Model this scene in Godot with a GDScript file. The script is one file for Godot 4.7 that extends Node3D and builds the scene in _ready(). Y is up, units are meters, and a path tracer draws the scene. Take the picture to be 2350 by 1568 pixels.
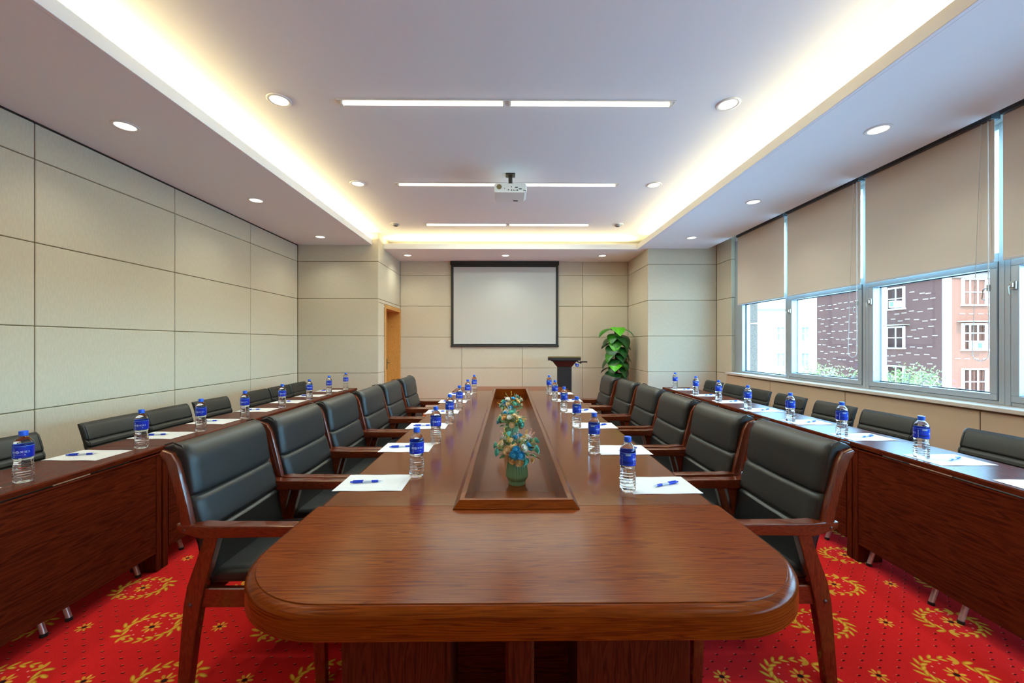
extends Node3D
# A conference room: long table with twelve armchairs, two rows of side desks, projector and screen, windows along the right wall.
# x runs to the right, y up, and «depth» d away from the camera is -z.

const T := 0.758          # height of table and desk tops
const CAM := 1.39
const SOF := 2.985        # underside of the lowered ceiling
const TOP := 3.18         # upper ceiling
const FOCAL := 914.0      # focal length in pixels of the 2350 x 1568 frame

var M := {}
var taken := {}
var cache := {}
var rng := RandomNumberGenerator.new()


# ---------------------------------------------------------------- mesh building
class MB:
	var t := PackedVector3Array()

	func tri(a: Vector3, b: Vector3, c: Vector3) -> void:
		t.append(a)
		t.append(b)
		t.append(c)

	func quad(a: Vector3, b: Vector3, c: Vector3, d: Vector3) -> void:
		tri(a, b, c)
		tri(a, c, d)

	func fix(from: int) -> void:
		# turn the closed shape added since «from» so that its faces point outwards
		var mid := Vector3.ZERO
		for i in range(from, t.size()):
			mid += t[i]
		mid /= maxf(1.0, t.size() - from)
		var vol := 0.0
		for i in range(from, t.size(), 3):
			vol += (t[i] - mid).dot((t[i + 1] - mid).cross(t[i + 2] - mid))
		if vol < 0.0:
			for i in range(from, t.size(), 3):
				var k := t[i + 1]
				t[i + 1] = t[i + 2]
				t[i + 2] = k

	func move(x: Transform3D, from := 0) -> void:
		for i in range(from, t.size()):
			t[i] = x * t[i]

	func box(c: Vector3, s: Vector3, bev := 0.0) -> void:
		var from := t.size()
		var h := s / 2.0
		if bev <= 0.0:
			var p := []
			for k in 8:
				p.append(c + Vector3(h.x if k & 1 else -h.x, h.y if k & 2 else -h.y, h.z if k & 4 else -h.z))
			for f in [[0, 1, 3, 2], [5, 4, 6, 7], [4, 0, 2, 6], [1, 5, 7, 3], [2, 3, 7, 6], [4, 5, 1, 0]]:
				quad(p[f[0]], p[f[1]], p[f[2]], p[f[3]])
			fix(from)
			return
		var b := minf(bev, minf(h.x, minf(h.y, h.z)) * 0.98)
		# per corner three points, one on each face
		var q := []
		for k in 8:
			var sg := Vector3(1 if k & 1 else -1, 1 if k & 2 else -1, 1 if k & 4 else -1)
			q.append([c + sg * Vector3(h.x, h.y - b, h.z - b), c + sg * Vector3(h.x - b, h.y, h.z - b), c + sg * Vector3(h.x - b, h.y - b, h.z)])
		var qd := func(a: Vector3, b2: Vector3, c2: Vector3, d: Vector3) -> void:
			var n := (b2 - a).cross(c2 - a)
			if n.dot((a + b2 + c2 + d) / 4.0 - c) < 0.0:
				quad(a, d, c2, b2)
			else:
				quad(a, b2, c2, d)
		for f in [[0, 2, 6, 4, 0], [1, 3, 7, 5, 0], [0, 1, 5, 4, 1], [2, 3, 7, 6, 1], [0, 1, 3, 2, 2], [4, 5, 7, 6, 2]]:
			qd.call(q[f[0]][f[4]], q[f[1]][f[4]], q[f[2]][f[4]], q[f[3]][f[4]])
		for k in 8:
			for ax in 3:
				var o := k | (1 << ax)
				if o != k:
					var u: int = (ax + 1) % 3
					var w: int = (ax + 2) % 3
					qd.call(q[k][u], q[o][u], q[o][w], q[k][w])
			var k0: Vector3 = q[k][0]
			var k1: Vector3 = q[k][1]
			var k2: Vector3 = q[k][2]
			if (k1 - k0).cross(k2 - k0).dot(k0 - c) < 0.0:
				tri(q[k][0], q[k][2], q[k][1])
			else:
				tri(q[k][0], q[k][1], q[k][2])

	func loft(rings: Array, cap0 := true, cap1 := true, around := true) -> void:
		var from := t.size()
		for k in rings.size() - 1:
			var a: PackedVector3Array = rings[k]
			var b: PackedVector3Array = rings[k + 1]
			var n := a.size()
			for i in (n if around else n - 1):
				var j := (i + 1) % n
				quad(a[i], a[j], b[j], b[i])
		if cap0:
			_cap(rings[0], true)
		if cap1:
			_cap(rings[rings.size() - 1], false)
		if cap0 and cap1:
			fix(from)

	func _cap(r: PackedVector3Array, flip: bool) -> void:
		var m := Vector3.ZERO
		for p in r:
			m += p
		m /= r.size()
		for i in r.size():
			var j := (i + 1) % r.size()
			if flip:
				tri(m, r[j], r[i])
			else:
				tri(m, r[i], r[j])

	# rings of equal count whose end faces need a real triangulation: «flat» gives the outline in its plane
	func solid(rings: Array, flat: PackedVector2Array) -> void:
		var from := t.size()
		loft(rings, false, false)
		var ix := Geometry2D.triangulate_polygon(flat)
		var a: PackedVector3Array = rings[0]
		var b: PackedVector3Array = rings[rings.size() - 1]
		var area := 0.0
		for i in flat.size():
			area += flat[i].cross(flat[(i + 1) % flat.size()])
		for i in range(0, ix.size(), 3):
			var tr := (flat[ix[i + 1]] - flat[ix[i]]).cross(flat[ix[i + 2]] - flat[ix[i]])
			var o := [ix[i], ix[i + 1], ix[i + 2]] if (tr > 0.0) == (area > 0.0) else [ix[i], ix[i + 2], ix[i + 1]]
			tri(a[o[0]], a[o[2]], a[o[1]])
			tri(b[o[0]], b[o[1]], b[o[2]])
		fix(from)

	func lathe(pr: PackedVector2Array, seg: int, at := Vector3.ZERO, wave := 0.0, waves := 0) -> void:
		# profile of (radius, height), closed on the axis by the caller or by caps
		var rings := []
		for p in pr:
			var r := PackedVector3Array()
			for i in seg:
				var a := TAU * i / seg
				var rr := p.x * (1.0 + (wave * cos(a * waves) if waves else 0.0))
				r.append(at + Vector3(cos(a) * rr, p.y, sin(a) * rr))
			rings.append(r)
		loft(rings)

	func tube(path: PackedVector3Array, rad: float, seg := 8, closed := false) -> void:
		var from := t.size()
		var rings := []
		var n := path.size()
		var side := Vector3.ZERO
		for i in n:
			var d: Vector3
			if closed:
				d = path[(i + 1) % n] - path[(i - 1 + n) % n]
			else:
				d = path[mini(i + 1, n - 1)] - path[maxi(i - 1, 0)]
			d = d.normalized()
			if side == Vector3.ZERO:
				side = d.cross(Vector3.UP if absf(d.y) < 0.9 else Vector3.RIGHT).normalized()
			side = (side - d * side.dot(d)).normalized()
			var up := side.cross(d)
			var r := PackedVector3Array()
			for k in seg:
				var a := TAU * k / seg
				r.append(path[i] + (side * cos(a) + up * sin(a)) * rad)
			rings.append(r)
		if closed:
			rings.append(rings[0])
			loft(rings, false, false)
			fix(from)
		else:
			loft(rings)

	# sections: [[centre, half width, half height]], laid in the plane of (wide, high); corner rounding r
	func sweep(sections: Array, wide: Vector3, r: float, high := Vector3.ZERO) -> void:
		var rings := []
		for i in sections.size():
			var c: Vector3 = sections[i][0]
			var d: Vector3 = (sections[mini(i + 1, sections.size() - 1)][0] - sections[maxi(i - 1, 0)][0]).normalized()
			var hi: Vector3 = high if high != Vector3.ZERO else wide.cross(d).normalized()
			var ring := PackedVector3Array()
			var hw: float = sections[i][1]
			var hh: float = sections[i][2]
			var rr := minf(r, minf(hw, hh) * 0.99)
			for k in 4:
				var cx := (hw - rr) * (1 if k == 0 or k == 3 else -1)
				var cy := (hh - rr) * (1 if k < 2 else -1)
				for s in 3:
					var a := (k + s / 2.0) * PI / 2.0
					ring.append(c + wide * (cx + rr * cos(a)) + hi * (cy + rr * sin(a)))
			rings.append(ring)
		loft(rings)


func mesh_of(mb: MB, crease := 40.0, uv := Vector2.ZERO) -> ArrayMesh:
	var t := mb.t
	var nf := t.size() / 3
	var fn := PackedVector3Array()
	fn.resize(nf)
	var fu := PackedVector3Array()
	fu.resize(nf)
	var at := {}
	for f in nf:
		var n := (t[f * 3 + 1] - t[f * 3]).cross(t[f * 3 + 2] - t[f * 3])
		fn[f] = n
		fu[f] = n.normalized()
		for k in 3:
			var key := Vector3i((t[f * 3 + k] * 20000.0).round())
			if at.has(key):
				at[key].append(f)
			else:
				at[key] = [f]
	var lim := cos(deg_to_rad(crease))
	var nn := PackedVector3Array()
	nn.resize(t.size())
	var vv := PackedVector3Array()
	vv.resize(t.size())
	for f in nf:
		for k in 3:
			var p := t[f * 3 + k]
			var key := Vector3i((p * 20000.0).round())
			var s := Vector3.ZERO
			for g in at[key]:
				if fu[g].dot(fu[f]) > lim:
					s += fn[g]
			var o := f * 3 + (k if k == 0 else 3 - k)      # clockwise for Godot
			vv[o] = p
			nn[o] = s.normalized() if s.length_squared() > 1e-20 else Vector3.UP
	var arr := []
	arr.resize(Mesh.ARRAY_MAX)
	arr[Mesh.ARRAY_VERTEX] = vv
	arr[Mesh.ARRAY_NORMAL] = nn
	if uv != Vector2.ZERO:      # seen from above, centred
		var uu := PackedVector2Array()
		uu.resize(vv.size())
		for i in vv.size():
			uu[i] = Vector2(vv[i].x / uv.x + 0.5, vv[i].z / uv.y + 0.5)
		arr[Mesh.ARRAY_TEX_UV] = uu
	var m := ArrayMesh.new()
	m.add_surface_from_arrays(Mesh.PRIMITIVE_TRIANGLES, arr)
	return m


func P(x: float, y: float, d: float) -> Vector3:
	return Vector3(x, y, -d)


func numbered(called: String) -> String:
	var n: int = taken.get(called, 0)
	taken[called] = n + 1
	return called if n == 0 else "%s_%03d" % [called, n]


func part(parent: Node3D, called: String, mesh: Mesh, mat: Material, at := Vector3.ZERO, basis := Basis()) -> MeshInstance3D:
	var o := MeshInstance3D.new()
	o.name = called
	o.mesh = mesh
	o.material_override = null
	if mesh is ArrayMesh and mesh.surface_get_material(0) == null:
		mesh.surface_set_material(0, mat)
	elif mesh is PrimitiveMesh and mesh.material == null:
		mesh.material = mat
	if (mesh is ArrayMesh and mesh.surface_get_material(0) != mat) or (mesh is PrimitiveMesh and mesh.material != mat):
		o.set_surface_override_material(0, mat)
	parent.add_child(o, true)
	o.transform = Transform3D(basis, at)
	return o


func thing(called: String, label: String, category: String, at := Vector3.ZERO, turn := 0.0, group := "") -> Node3D:
	var o := Node3D.new()
	o.name = numbered(called)
	add_child(o)
	o.position = at
	o.rotation.y = turn
	o.set_meta("label", label)
	o.set_meta("category", category)
	if group:
		o.set_meta("group", group)
	return o


func dup(src: Node3D, called: String, at: Vector3, turn: float, label: String) -> Node3D:
	var o: Node3D = src.duplicate()
	o.name = numbered(called)
	add_child(o)
	o.position = at
	o.rotation = Vector3(0, turn, 0)
	o.set_meta("label", label)
	return o


func structure(called: String) -> Node3D:
	var o := Node3D.new()
	o.name = called
	add_child(o)
	o.set_meta("kind", "structure")
	return o


func box_mesh(s: Vector3, bev := 0.0) -> ArrayMesh:
	var key := "box%.4f,%.4f,%.4f,%.4f" % [s.x, s.y, s.z, bev]
	if not cache.has(key):
		var mb := MB.new()
		mb.box(Vector3.ZERO, s, bev)
		cache[key] = mesh_of(mb, 30.0)
	return cache[key]


# box by its limits in x, y and depth
func slab(parent: Node3D, called: String, mat: Material, x0: float, x1: float, y0: float, y1: float, d0: float, d1: float, bev := 0.0) -> MeshInstance3D:
	return part(parent, called, box_mesh(Vector3(x1 - x0, y1 - y0, d1 - d0), bev), mat, P((x0 + x1) / 2, (y0 + y1) / 2, (d0 + d1) / 2))


# ---------------------------------------------------------------- materials
func flat(c: Color, rough := 0.6, metal := 0.0) -> StandardMaterial3D:
	var m := StandardMaterial3D.new()
	m.albedo_color = c
	m.roughness = rough
	m.metallic = metal
	return m


func c8(r: int, g: int, b: int) -> Color:
	return Color8(r, g, b)


func noise_tex(seed_: int, freq: float, octaves: int, ramp: Gradient = null, size := 512, as_normal := false) -> NoiseTexture2D:
	var n := FastNoiseLite.new()
	n.seed = seed_
	n.noise_type = FastNoiseLite.TYPE_SIMPLEX_SMOOTH
	n.frequency = freq
	n.fractal_octaves = octaves
	var x := NoiseTexture2D.new()
	x.width = size
	x.height = size
	x.seamless = true
	x.noise = n
	if ramp:
		x.color_ramp = ramp
	x.as_normal_map = as_normal
	return x


func grain_ramp(dark: Color, mid: Color, light: Color) -> Gradient:
	var g := Gradient.new()
	var off := PackedFloat32Array()
	var col := PackedColorArray()
	var k := 18
	for i in k + 1:
		off.append(float(i) / k)
		var ph := i % 3
		var c: Color = mid if ph == 0 else (light if ph == 1 else mid.lerp(dark, 0.45))
		if i % 6 == 5:
			c = dark
		col.append(c)
	g.offsets = off
	g.colors = col
	return g


func wood(tex: Texture2D, axis: int, rough: float, along := 0.35, across := 3.0, coat := 0.0) -> StandardMaterial3D:
	var m := StandardMaterial3D.new()
	m.albedo_texture = tex
	m.roughness = rough
	m.uv1_triplanar = true
	m.uv1_triplanar_sharpness = 8.0
	var s := Vector3.ONE * across
	s[axis] = along
	m.uv1_scale = s
	if coat > 0.0:
		m.clearcoat_enabled = true
		m.clearcoat = coat
		m.clearcoat_roughness = 0.06
	return m


func glow(c: Color, e: float) -> StandardMaterial3D:
	var m := flat(Color(0.9, 0.9, 0.9), 0.5)
	m.emission_enabled = true
	m.emission = c
	m.emission_energy_multiplier = e
	return m


func make_materials() -> void:
	M.paint = flat(c8(232, 231, 230), 0.85)
	M.fabric = flat(c8(206, 195, 172), 0.95)
	M.fabric.albedo_texture = noise_tex(3, 0.09, 3, two(Color(0.97, 0.97, 0.965), Color(1, 1, 1)), 256)
	M.fabric.uv1_triplanar = true
	M.fabric.uv1_world_triplanar = true
	M.fabric.uv1_scale = Vector3(3.0, 0.7, 3.0)
	M.groove = flat(c8(150, 130, 95), 0.9)
	M.veneer = flat(c8(204, 176, 146), 0.7)
	M.sill = flat(c8(214, 200, 186), 0.35)
	var walnut := noise_tex(11, 0.0042, 4, grain_ramp(c8(88, 34, 7), c8(110, 47, 9), c8(122, 56, 13)), 1024)
	var calm := noise_tex(12, 0.0042, 3, grain_ramp(c8(96, 46, 18), c8(100, 48, 19), c8(104, 51, 20)), 512)
	M.table_x = wood(walnut, 0, 0.22, 0.2, 5.5)
	M.table_z = wood(calm, 2, 0.16, 0.14, 3.0)
	var dark := noise_tex(21, 0.0042, 4, grain_ramp(c8(66, 24, 13), c8(86, 34, 18), c8(95, 39, 21)), 1024)
	M.desk_z = wood(dark, 2, 0.26, 0.2, 2.6)
	M.desk_x = wood(dark, 0, 0.26, 0.2, 2.6)
	M.table_x.metallic_specular = 0.22
	M.table_z.metallic_specular = 0.4
	M.table_z.albedo_texture = null
	M.table_z.albedo_color = c8(100, 49, 20)
	M.desk_y = wood(dark, 1, 0.3, 0.25, 3.0)
	for k in ["desk_z", "desk_x", "desk_y"]:
		M[k].metallic_specular = 0.12
	var cherry := noise_tex(31, 0.006, 4, grain_ramp(c8(84, 31, 12), c8(98, 38, 15), c8(106, 43, 18)), 512)
	M.chair_y = wood(cherry, 1, 0.25, 0.8, 5.0, 0.6)
	M.chair_z = wood(cherry, 2, 0.25, 0.8, 5.0, 0.6)
	M.chair_x = wood(cherry, 0, 0.25, 0.8, 5.0, 0.6)
	M.leather = flat(c8(24, 24, 25), 0.42)
	M.leather.heightmap_enabled = true
	M.leather.heightmap_texture = noise_tex(41, 0.12, 3, null, 256)
	M.leather.heightmap_scale = 0.02
	M.leather.uv1_triplanar = true
	M.leather.uv1_scale = Vector3.ONE * 14.0
	M.leather2 = M.leather.duplicate()
	M.leather2.albedo_color = c8(30, 30, 27)
	M.leather2.roughness = 0.46
	M.stitch = flat(c8(60, 62, 66), 0.5)
	M.bolt = flat(c8(78, 34, 26), 0.3)
	M.chrome = flat(c8(214, 190, 184), 0.32, 0.55)
	M.alu = flat(c8(172, 176, 180), 0.38, 0.35)
	M.alu_dark = flat(c8(60, 62, 64), 0.5)
	M.steel = flat(c8(170, 165, 155), 0.3, 0.9)
	M.white = flat(c8(238, 238, 236), 0.5)
	M.white_trim = flat(c8(228, 226, 220), 0.4)
	M.paper = flat(c8(240, 240, 240), 0.8)
	M.blind = flat(c8(220, 207, 190), 0.9)
	M.blind_bar = flat(c8(205, 200, 195), 0.5)
	M.black = flat(c8(22, 24, 22), 0.5)
	M.screen_black = flat(c8(34, 36, 32), 0.6)
	M.screen_white = flat(c8(192, 192, 186), 0.75)
	var oak := noise_tex(51, 0.008, 3, grain_ramp(c8(190, 128, 58), c8(205, 146, 72), c8(214, 158, 84)), 512)
	M.oak = wood(oak, 1, 0.4, 0.5, 5.0, 0.2)
	M.pane = StandardMaterial3D.new()
	M.pane.transparency = BaseMaterial3D.TRANSPARENCY_ALPHA
	M.pane.albedo_color = Color(0.95, 0.98, 1.0, 0.012)
	M.pane.roughness = 0.02
	M.water = StandardMaterial3D.new()
	M.water.albedo_color = Color(0.97, 0.985, 1.0, 0.0)
	M.water.roughness = 0.0
	M.water.refraction_enabled = true
	M.water.refraction_scale = 0.033
	M.cap = flat(c8(22, 88, 216), 0.35)
	M.pen_blue = flat(c8(18, 62, 205), 0.3)
	M.pen_clear = flat(c8(205, 214, 228), 0.2)
	M.vase = flat(c8(116, 168, 130), 0.15)
	M.vase.clearcoat_enabled = true
	M.lectern = flat(c8(34, 34, 36), 0.4)
	M.lectern_brown = flat(c8(44, 26, 22), 0.35)
	M.brass = flat(c8(120, 104, 62), 0.4, 0.4)
	M.pot = flat(c8(210, 205, 195), 0.4)
	M.stem = flat(c8(70, 96, 40), 0.6)
	for e in [["leaf_dark", c8(16, 62, 20), c8(34, 92, 34)], ["leaf_mid", c8(36, 104, 20), c8(60, 134, 32)], ["leaf_light", c8(66, 158, 14), c8(98, 188, 34)]]:
		var lm := flat(Color.WHITE, 0.32)
		lm.albedo_texture = noise_tex(61, 0.02, 3, two(e[1], e[2]), 128)
		lm.uv1_triplanar = true
		lm.uv1_scale = Vector3.ONE * 4.0
		lm.backlight_enabled = true
		lm.backlight = Color(0.25, 0.25, 0.1)
		M[e[0]] = lm
	M.rose_blue = flat(c8(66, 170, 212), 0.6)
	M.rose_teal = flat(c8(108, 186, 166), 0.6)
	M.rose_cream = flat(c8(238, 208, 160), 0.6)
	M.rose_peach = flat(c8(232, 184, 120), 0.6)
	M.rose_white = flat(c8(240, 234, 222), 0.6)
	M.yellow = flat(c8(220, 180, 50), 0.6)
	M.pink = flat(c8(215, 160, 150), 0.6)
	M.sprig = flat(c8(120, 140, 60), 0.6)
	M.leaf_small = flat(c8(70, 120, 70), 0.6)
	# outside
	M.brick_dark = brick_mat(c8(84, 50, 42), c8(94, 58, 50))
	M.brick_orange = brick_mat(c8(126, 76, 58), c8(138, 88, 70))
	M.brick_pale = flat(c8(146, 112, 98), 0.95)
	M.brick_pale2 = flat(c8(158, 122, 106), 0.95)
	M.plaster = flat(c8(236, 236, 232), 0.9)
	M.concrete = flat(Color.WHITE, 0.95)
	M.concrete.albedo_texture = noise_tex(71, 0.08, 4, two(c8(110, 88, 76), c8(138, 114, 100)), 256)
	M.concrete.uv1_triplanar = true
	M.concrete.uv1_scale = Vector3.ONE * 1.5
	M.ground = flat(c8(214, 212, 206), 0.95)
	M.far_glass = flat(c8(120, 140, 140), 0.25)
	M.far_dark = flat(c8(70, 82, 84), 0.4)
	M.tree_leaf = flat(c8(132, 140, 84), 0.8)
	M.bark = flat(c8(96, 84, 70), 0.9)
	M.rust = flat(c8(150, 128, 100), 0.8)
	for k in ["brick_dark", "brick_orange", "brick_pale", "brick_pale2", "plaster", "concrete", "ground", "tree_leaf"]:
		M[k].specular_mode = BaseMaterial3D.SPECULAR_DISABLED


func two(a: Color, b: Color) -> Gradient:
	var g := Gradient.new()
	g.offsets = PackedFloat32Array([0.25, 0.75])
	g.colors = PackedColorArray([a, b])
	return g


func brick_mat(a: Color, b: Color) -> StandardMaterial3D:
	var m := flat(Color.WHITE, 0.95)
	m.albedo_texture = noise_tex(81, 0.05, 3, two(a, b), 256)
	m.uv1_triplanar = true
	m.uv1_world_triplanar = true
	m.uv1_scale = Vector3(0.35, 2.4, 0.35)
	return m


# ---------------------------------------------------------------- carpet print
func put_ellipse(im: Image, cx: float, cy: float, a: float, b: float, rot: float, c: Color, soft := 0.18) -> void:
	var w := im.get_width()
	var h := im.get_height()
	var r := int(ceil(maxf(a, b))) + 1
	var ca := cos(rot)
	var sa := sin(rot)
	for y in range(int(cy) - r, int(cy) + r + 1):
		for x in range(int(cx) - r, int(cx) + r + 1):
			var dx := x - cx
			var dy := y - cy
			var u := (dx * ca + dy * sa) / a
			var v := (-dx * sa + dy * ca) / b
			var q := sqrt(u * u + v * v)
			if q < 1.0:
				var k := clampf((1.0 - q) / soft, 0.0, 1.0)
				var px := posmod(x, w)
				var py := posmod(y, h)
				im.set_pixel(px, py, im.get_pixel(px, py).lerp(c, k))


func carpet_image() -> Image:
	# one repeat, 0.66 m by 0.63 m
	var w := 704
	var h := 672
	var im := Image.create(w, h, false, Image.FORMAT_RGB8)
	var r2 := RandomNumberGenerator.new()
	r2.seed = 7
	for y in h:
		for x in w:
			var k := r2.randf_range(-0.06, 0.06)
			im.set_pixel(x, y, Color(0.81 + k, 0.135 + k * 0.5, 0.14 + k * 0.4))
	var px := w / 0.66
	var gold := c8(226, 176, 64)
	var gold2 := c8(196, 128, 36)
	var darkc := c8(46, 30, 26)
	var spots := [[0.0, 0.0], [0.33, 0.315]]
	var small := [[0.33, 0.0], [0.0, 0.315]]
	for i in 8:
		for j in 16:
			var tx := (i + 0.5 * (j % 2)) * 0.66 / 8
			var ty := j * 0.63 / 16
			var clear := true
			for s in spots:
				var dx := absf(wrapf(tx - s[0], -0.33, 0.33))
				var dy := absf(wrapf(ty - s[1], -0.315, 0.315))
				if (dx / 0.185) ** 2 + (dy / 0.14) ** 2 < 1.0:
					clear = false
			for s in small:
				var dx := absf(wrapf(tx - s[0], -0.33, 0.33))
				var dy := absf(wrapf(ty - s[1], -0.315, 0.315))
				if (dx / 0.05) ** 2 + (dy / 0.045) ** 2 < 1.0:
					clear = false
			if clear:
				put_ellipse(im, tx * px, ty * px, 0.0085 * px, 0.0042 * px, -0.25, c8(84, 18, 18))
				put_ellipse(im, (tx - 0.004) * px, (ty - 0.004) * px, 0.006 * px, 0.0025 * px, -0.25, c8(216, 96, 70))
	for s in small:
		flower(im, s[0] * px, s[1] * px, 0.036 * px, gold, darkc)
	for s in spots:
		var cx: float = s[0] * px
		var cy: float = s[1] * px
		flower(im, cx, cy, 0.042 * px, gold, darkc)
		for i in 10:
			var a := TAU * i / 10.0 + 0.2
			put_ellipse(im, cx + cos(a) * 0.085 * px, cy + sin(a) * 0.06 * px, 0.0055 * px, 0.0045 * px, 0, c8(232, 150, 130))
		# two sprays of leaves round the flower
		for half in 2:
			var rx := 0.126 * px
			var ry := 0.088 * px
			for i in 8:
				var u := i / 7.0
				var a := PI * half - 0.74 + u * 2.4
				var p := Vector2(cx + cos(a) * rx, cy + sin(a) * ry)
				var tan_ := Vector2(-sin(a) * rx, cos(a) * ry).normalized()
				var big := lerpf(1.15, 0.85, u)
				for sd in [-1, 1]:
					var d := tan_.rotated(sd * lerpf(0.75, 0.4, u))
					var q: Vector2 = p + d * 0.021 * px * big
					put_ellipse(im, q.x, q.y, 0.025 * px * big, 0.0092 * px * big, d.angle(), gold2, 0.25)
					put_ellipse(im, q.x - d.y * 1.2, q.y + d.x * 1.2, 0.022 * px * big, 0.0062 * px * big, d.angle(), gold, 0.5)
			# broad leaves that open each spray
			for k in [-1, 0, 1]:
				var a := PI * half - 0.86
				var d := Vector2(sin(a) * rx, -cos(a) * ry).normalized().rotated(k * 0.85)
				var q := Vector2(cx + cos(a) * rx * 1.02, cy + sin(a) * ry * 1.02) + d * 0.018 * px
				put_ellipse(im, q.x, q.y, 0.022 * px, 0.0095 * px, d.angle(), gold.lerp(gold2, 0.3), 0.3)
	return im


func flower(im: Image, cx: float, cy: float, r: float, petal: Color, eye: Color) -> void:
	for i in 8:
		var a := TAU * i / 8.0
		put_ellipse(im, cx + cos(a) * r * 0.62, cy + sin(a) * r * 0.62, r * 0.42, r * 0.2, a, petal.lerp(c8(196, 110, 30), 0.4 * (i % 2)), 0.4)
	put_ellipse(im, cx, cy, r * 0.34, r * 0.26, 0, eye, 0.3)


# ---------------------------------------------------------------- room parts
func panels(parent: Node3D, o: Vector3, u: Vector3, n: Vector3, us: Array, vs: Array, mat: Material, gap := 0.006) -> void:
	for i in us.size() - 1:
		for j in vs.size() - 1:
			var s := Vector3(us[i + 1] - us[i] - gap, vs[j + 1] - vs[j] - gap, 0.014)
			var c: Vector3 = o + u * ((us[i] + us[i + 1]) / 2.0) + Vector3.UP * ((vs[j] + vs[j + 1]) / 2.0) + n * 0.007
			part(parent, "panel", box_mesh(s, 0.004), mat, c, Basis(u, Vector3.UP, n))


func build_room() -> void:
	# floor
	var fl := MeshInstance3D.new()
	fl.name = "floor"
	fl.mesh = box_mesh(Vector3(7.4, 0.1, 10.2))
	add_child(fl)
	fl.position = P(0.1, -0.05, 3.0)
	fl.set_meta("kind", "structure")
	var cm := flat(Color.WHITE, 0.95)
	cm.albedo_texture = ImageTexture.create_from_image(carpet_image())
	cm.uv1_triplanar = true
	cm.uv1_world_triplanar = true
	cm.uv1_triplanar_sharpness = 20.0
	cm.uv1_scale = Vector3(1 / 0.66, 1, 1 / 0.63)
	# a wreath lies at x = 1.55, depth 1.97
	cm.uv1_offset = Vector3(-1.55 / 0.66, 0, 1.97 / 0.63)
	cm.metallic_specular = 0.2
	fl.set_surface_override_material(0, cm)

	# ceiling: upper slab, lowered borders with a lip, light troughs behind the lips
	var ce := structure("ceiling")
	slab(ce, "ceiling_slab", M.paint, -3.6, 3.8, TOP, TOP + 0.15, -2.1, 8.0)
	slab(ce, "soffit", M.paint, -3.5, -2.235, SOF, SOF + 0.03, -1.9, 6.45, 0.0)
	slab(ce, "soffit", M.paint, 2.21, 3.335, SOF, SOF + 0.03, -1.9, 6.65, 0.0)
	slab(ce, "soffit", M.paint, -2.1, 2.33, SOF, SOF + 0.03, 6.74, 7.74, 0.0)
	slab(ce, "soffit", M.paint, 2.21, 2.33, SOF, SOF + 0.03, 6.65, 6.74, 0.0)
	slab(ce, "cove_lip", M.paint, -2.235, -2.205, SOF, 3.072, -1.9, 6.45, 0.002)
	slab(ce, "cove_lip", M.paint, 2.18, 2.21, SOF, 3.072, -1.9, 6.74, 0.002)
	slab(ce, "cove_lip", M.paint, -2.1, 2.18, SOF, 3.072, 6.71, 6.74, 0.002)
	slab(ce, "cove_back", M.paint, -2.62, -2.6, SOF + 0.03, TOP, -1.9, 6.45)
	slab(ce, "cove_back", M.paint, 2.58, 2.6, SOF + 0.03, TOP, -1.9, 6.66)
	slab(ce, "cove_back", M.paint, -2.1, 2.35, SOF + 0.03, TOP, 7.06, 7.08)
	slab(ce, "pocket_edge", M.paint, 3.335, 3.355, SOF, TOP, -1.9, 6.65)

	var rows := [0.0, 0.316, 0.916, 1.516, 2.116, 2.716, 2.975]
	var rows_up := [0.0, 0.316, 0.916, 1.516, 2.116, 2.716, 3.18]
	# left wall
	var wl := structure("wall_left")
	slab(wl, "backing", M.groove, -3.6, -3.414, 0, 3.2, -2.0, 6.6)
	panels(wl, P(-3.414, 0, 0), Vector3(0, 0, -1), Vector3.RIGHT, [-1.9, -0.71, 0.49, 1.69, 2.89, 4.09, 5.28, 6.45], rows, M.fabric)
	slab(wl, "shadow_gap", M.black, -3.414, -3.398, 2.972, 2.985, -1.9, 6.45)
	# corner block on the left, with the door in its side
	var cl := structure("wall_corner_left")
	slab(cl, "backing", M.groove, -3.6, -2.114, 0, 3.2, 6.464, 6.7)
	slab(cl, "backing", M.groove, -2.3, -2.114, 2.08, 3.2, 6.6, 7.9)
	slab(cl, "backing", M.groove, -2.3, -2.114, 0, 2.1, 6.6, 6.78)
	panels(cl, P(0, 0, 6.464), Vector3.RIGHT, Vector3(0, 0, 1), [-3.4, -2.1], rows_up, M.fabric)
	panels(cl, P(-2.114, 0, 0), Vector3(0, 0, -1), Vector3.RIGHT, [6.45, 6.755], [0.0, 0.316, 0.916, 1.516, 2.06], M.fabric)
	panels(cl, P(-2.114, 0, 0), Vector3(0, 0, -1), Vector3.RIGHT, [6.45, 7.74], [2.06, 2.116, 2.716, 3.18], M.fabric)
	# wall behind the screen
	var wb := structure("wall_back")
	slab(wb, "backing", M.groove, -2.4, 2.6, 0, 3.2, 7.754, 7.95)
	panels(wb, P(0, 0, 7.754), Vector3.RIGHT, Vector3(0, 0, 1), [-2.1, -0.908, 0.271, 1.443, 2.33], rows_up, M.fabric)
	# corner block on the right
	var cr := structure("wall_corner_right")
	slab(cr, "backing", M.groove, 2.344, 3.8, 0, 3.2, 6.664, 7.9)
	panels(cr, P(0, 0, 6.664), Vector3.RIGHT, Vector3(0, 0, 1), [2.33, 3.49], rows_up, M.fabric)
	panels(cr, P(2.344, 0, 0), Vector3(0, 0, -1), Vector3.LEFT, [6.65, 7.74], rows_up, M.fabric)
	# window wall
	var wr := structure("wall_right")
	slab(wr, "backing", M.groove, 3.504, 3.8, 0, 3.2, 6.23, 6.67)
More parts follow.
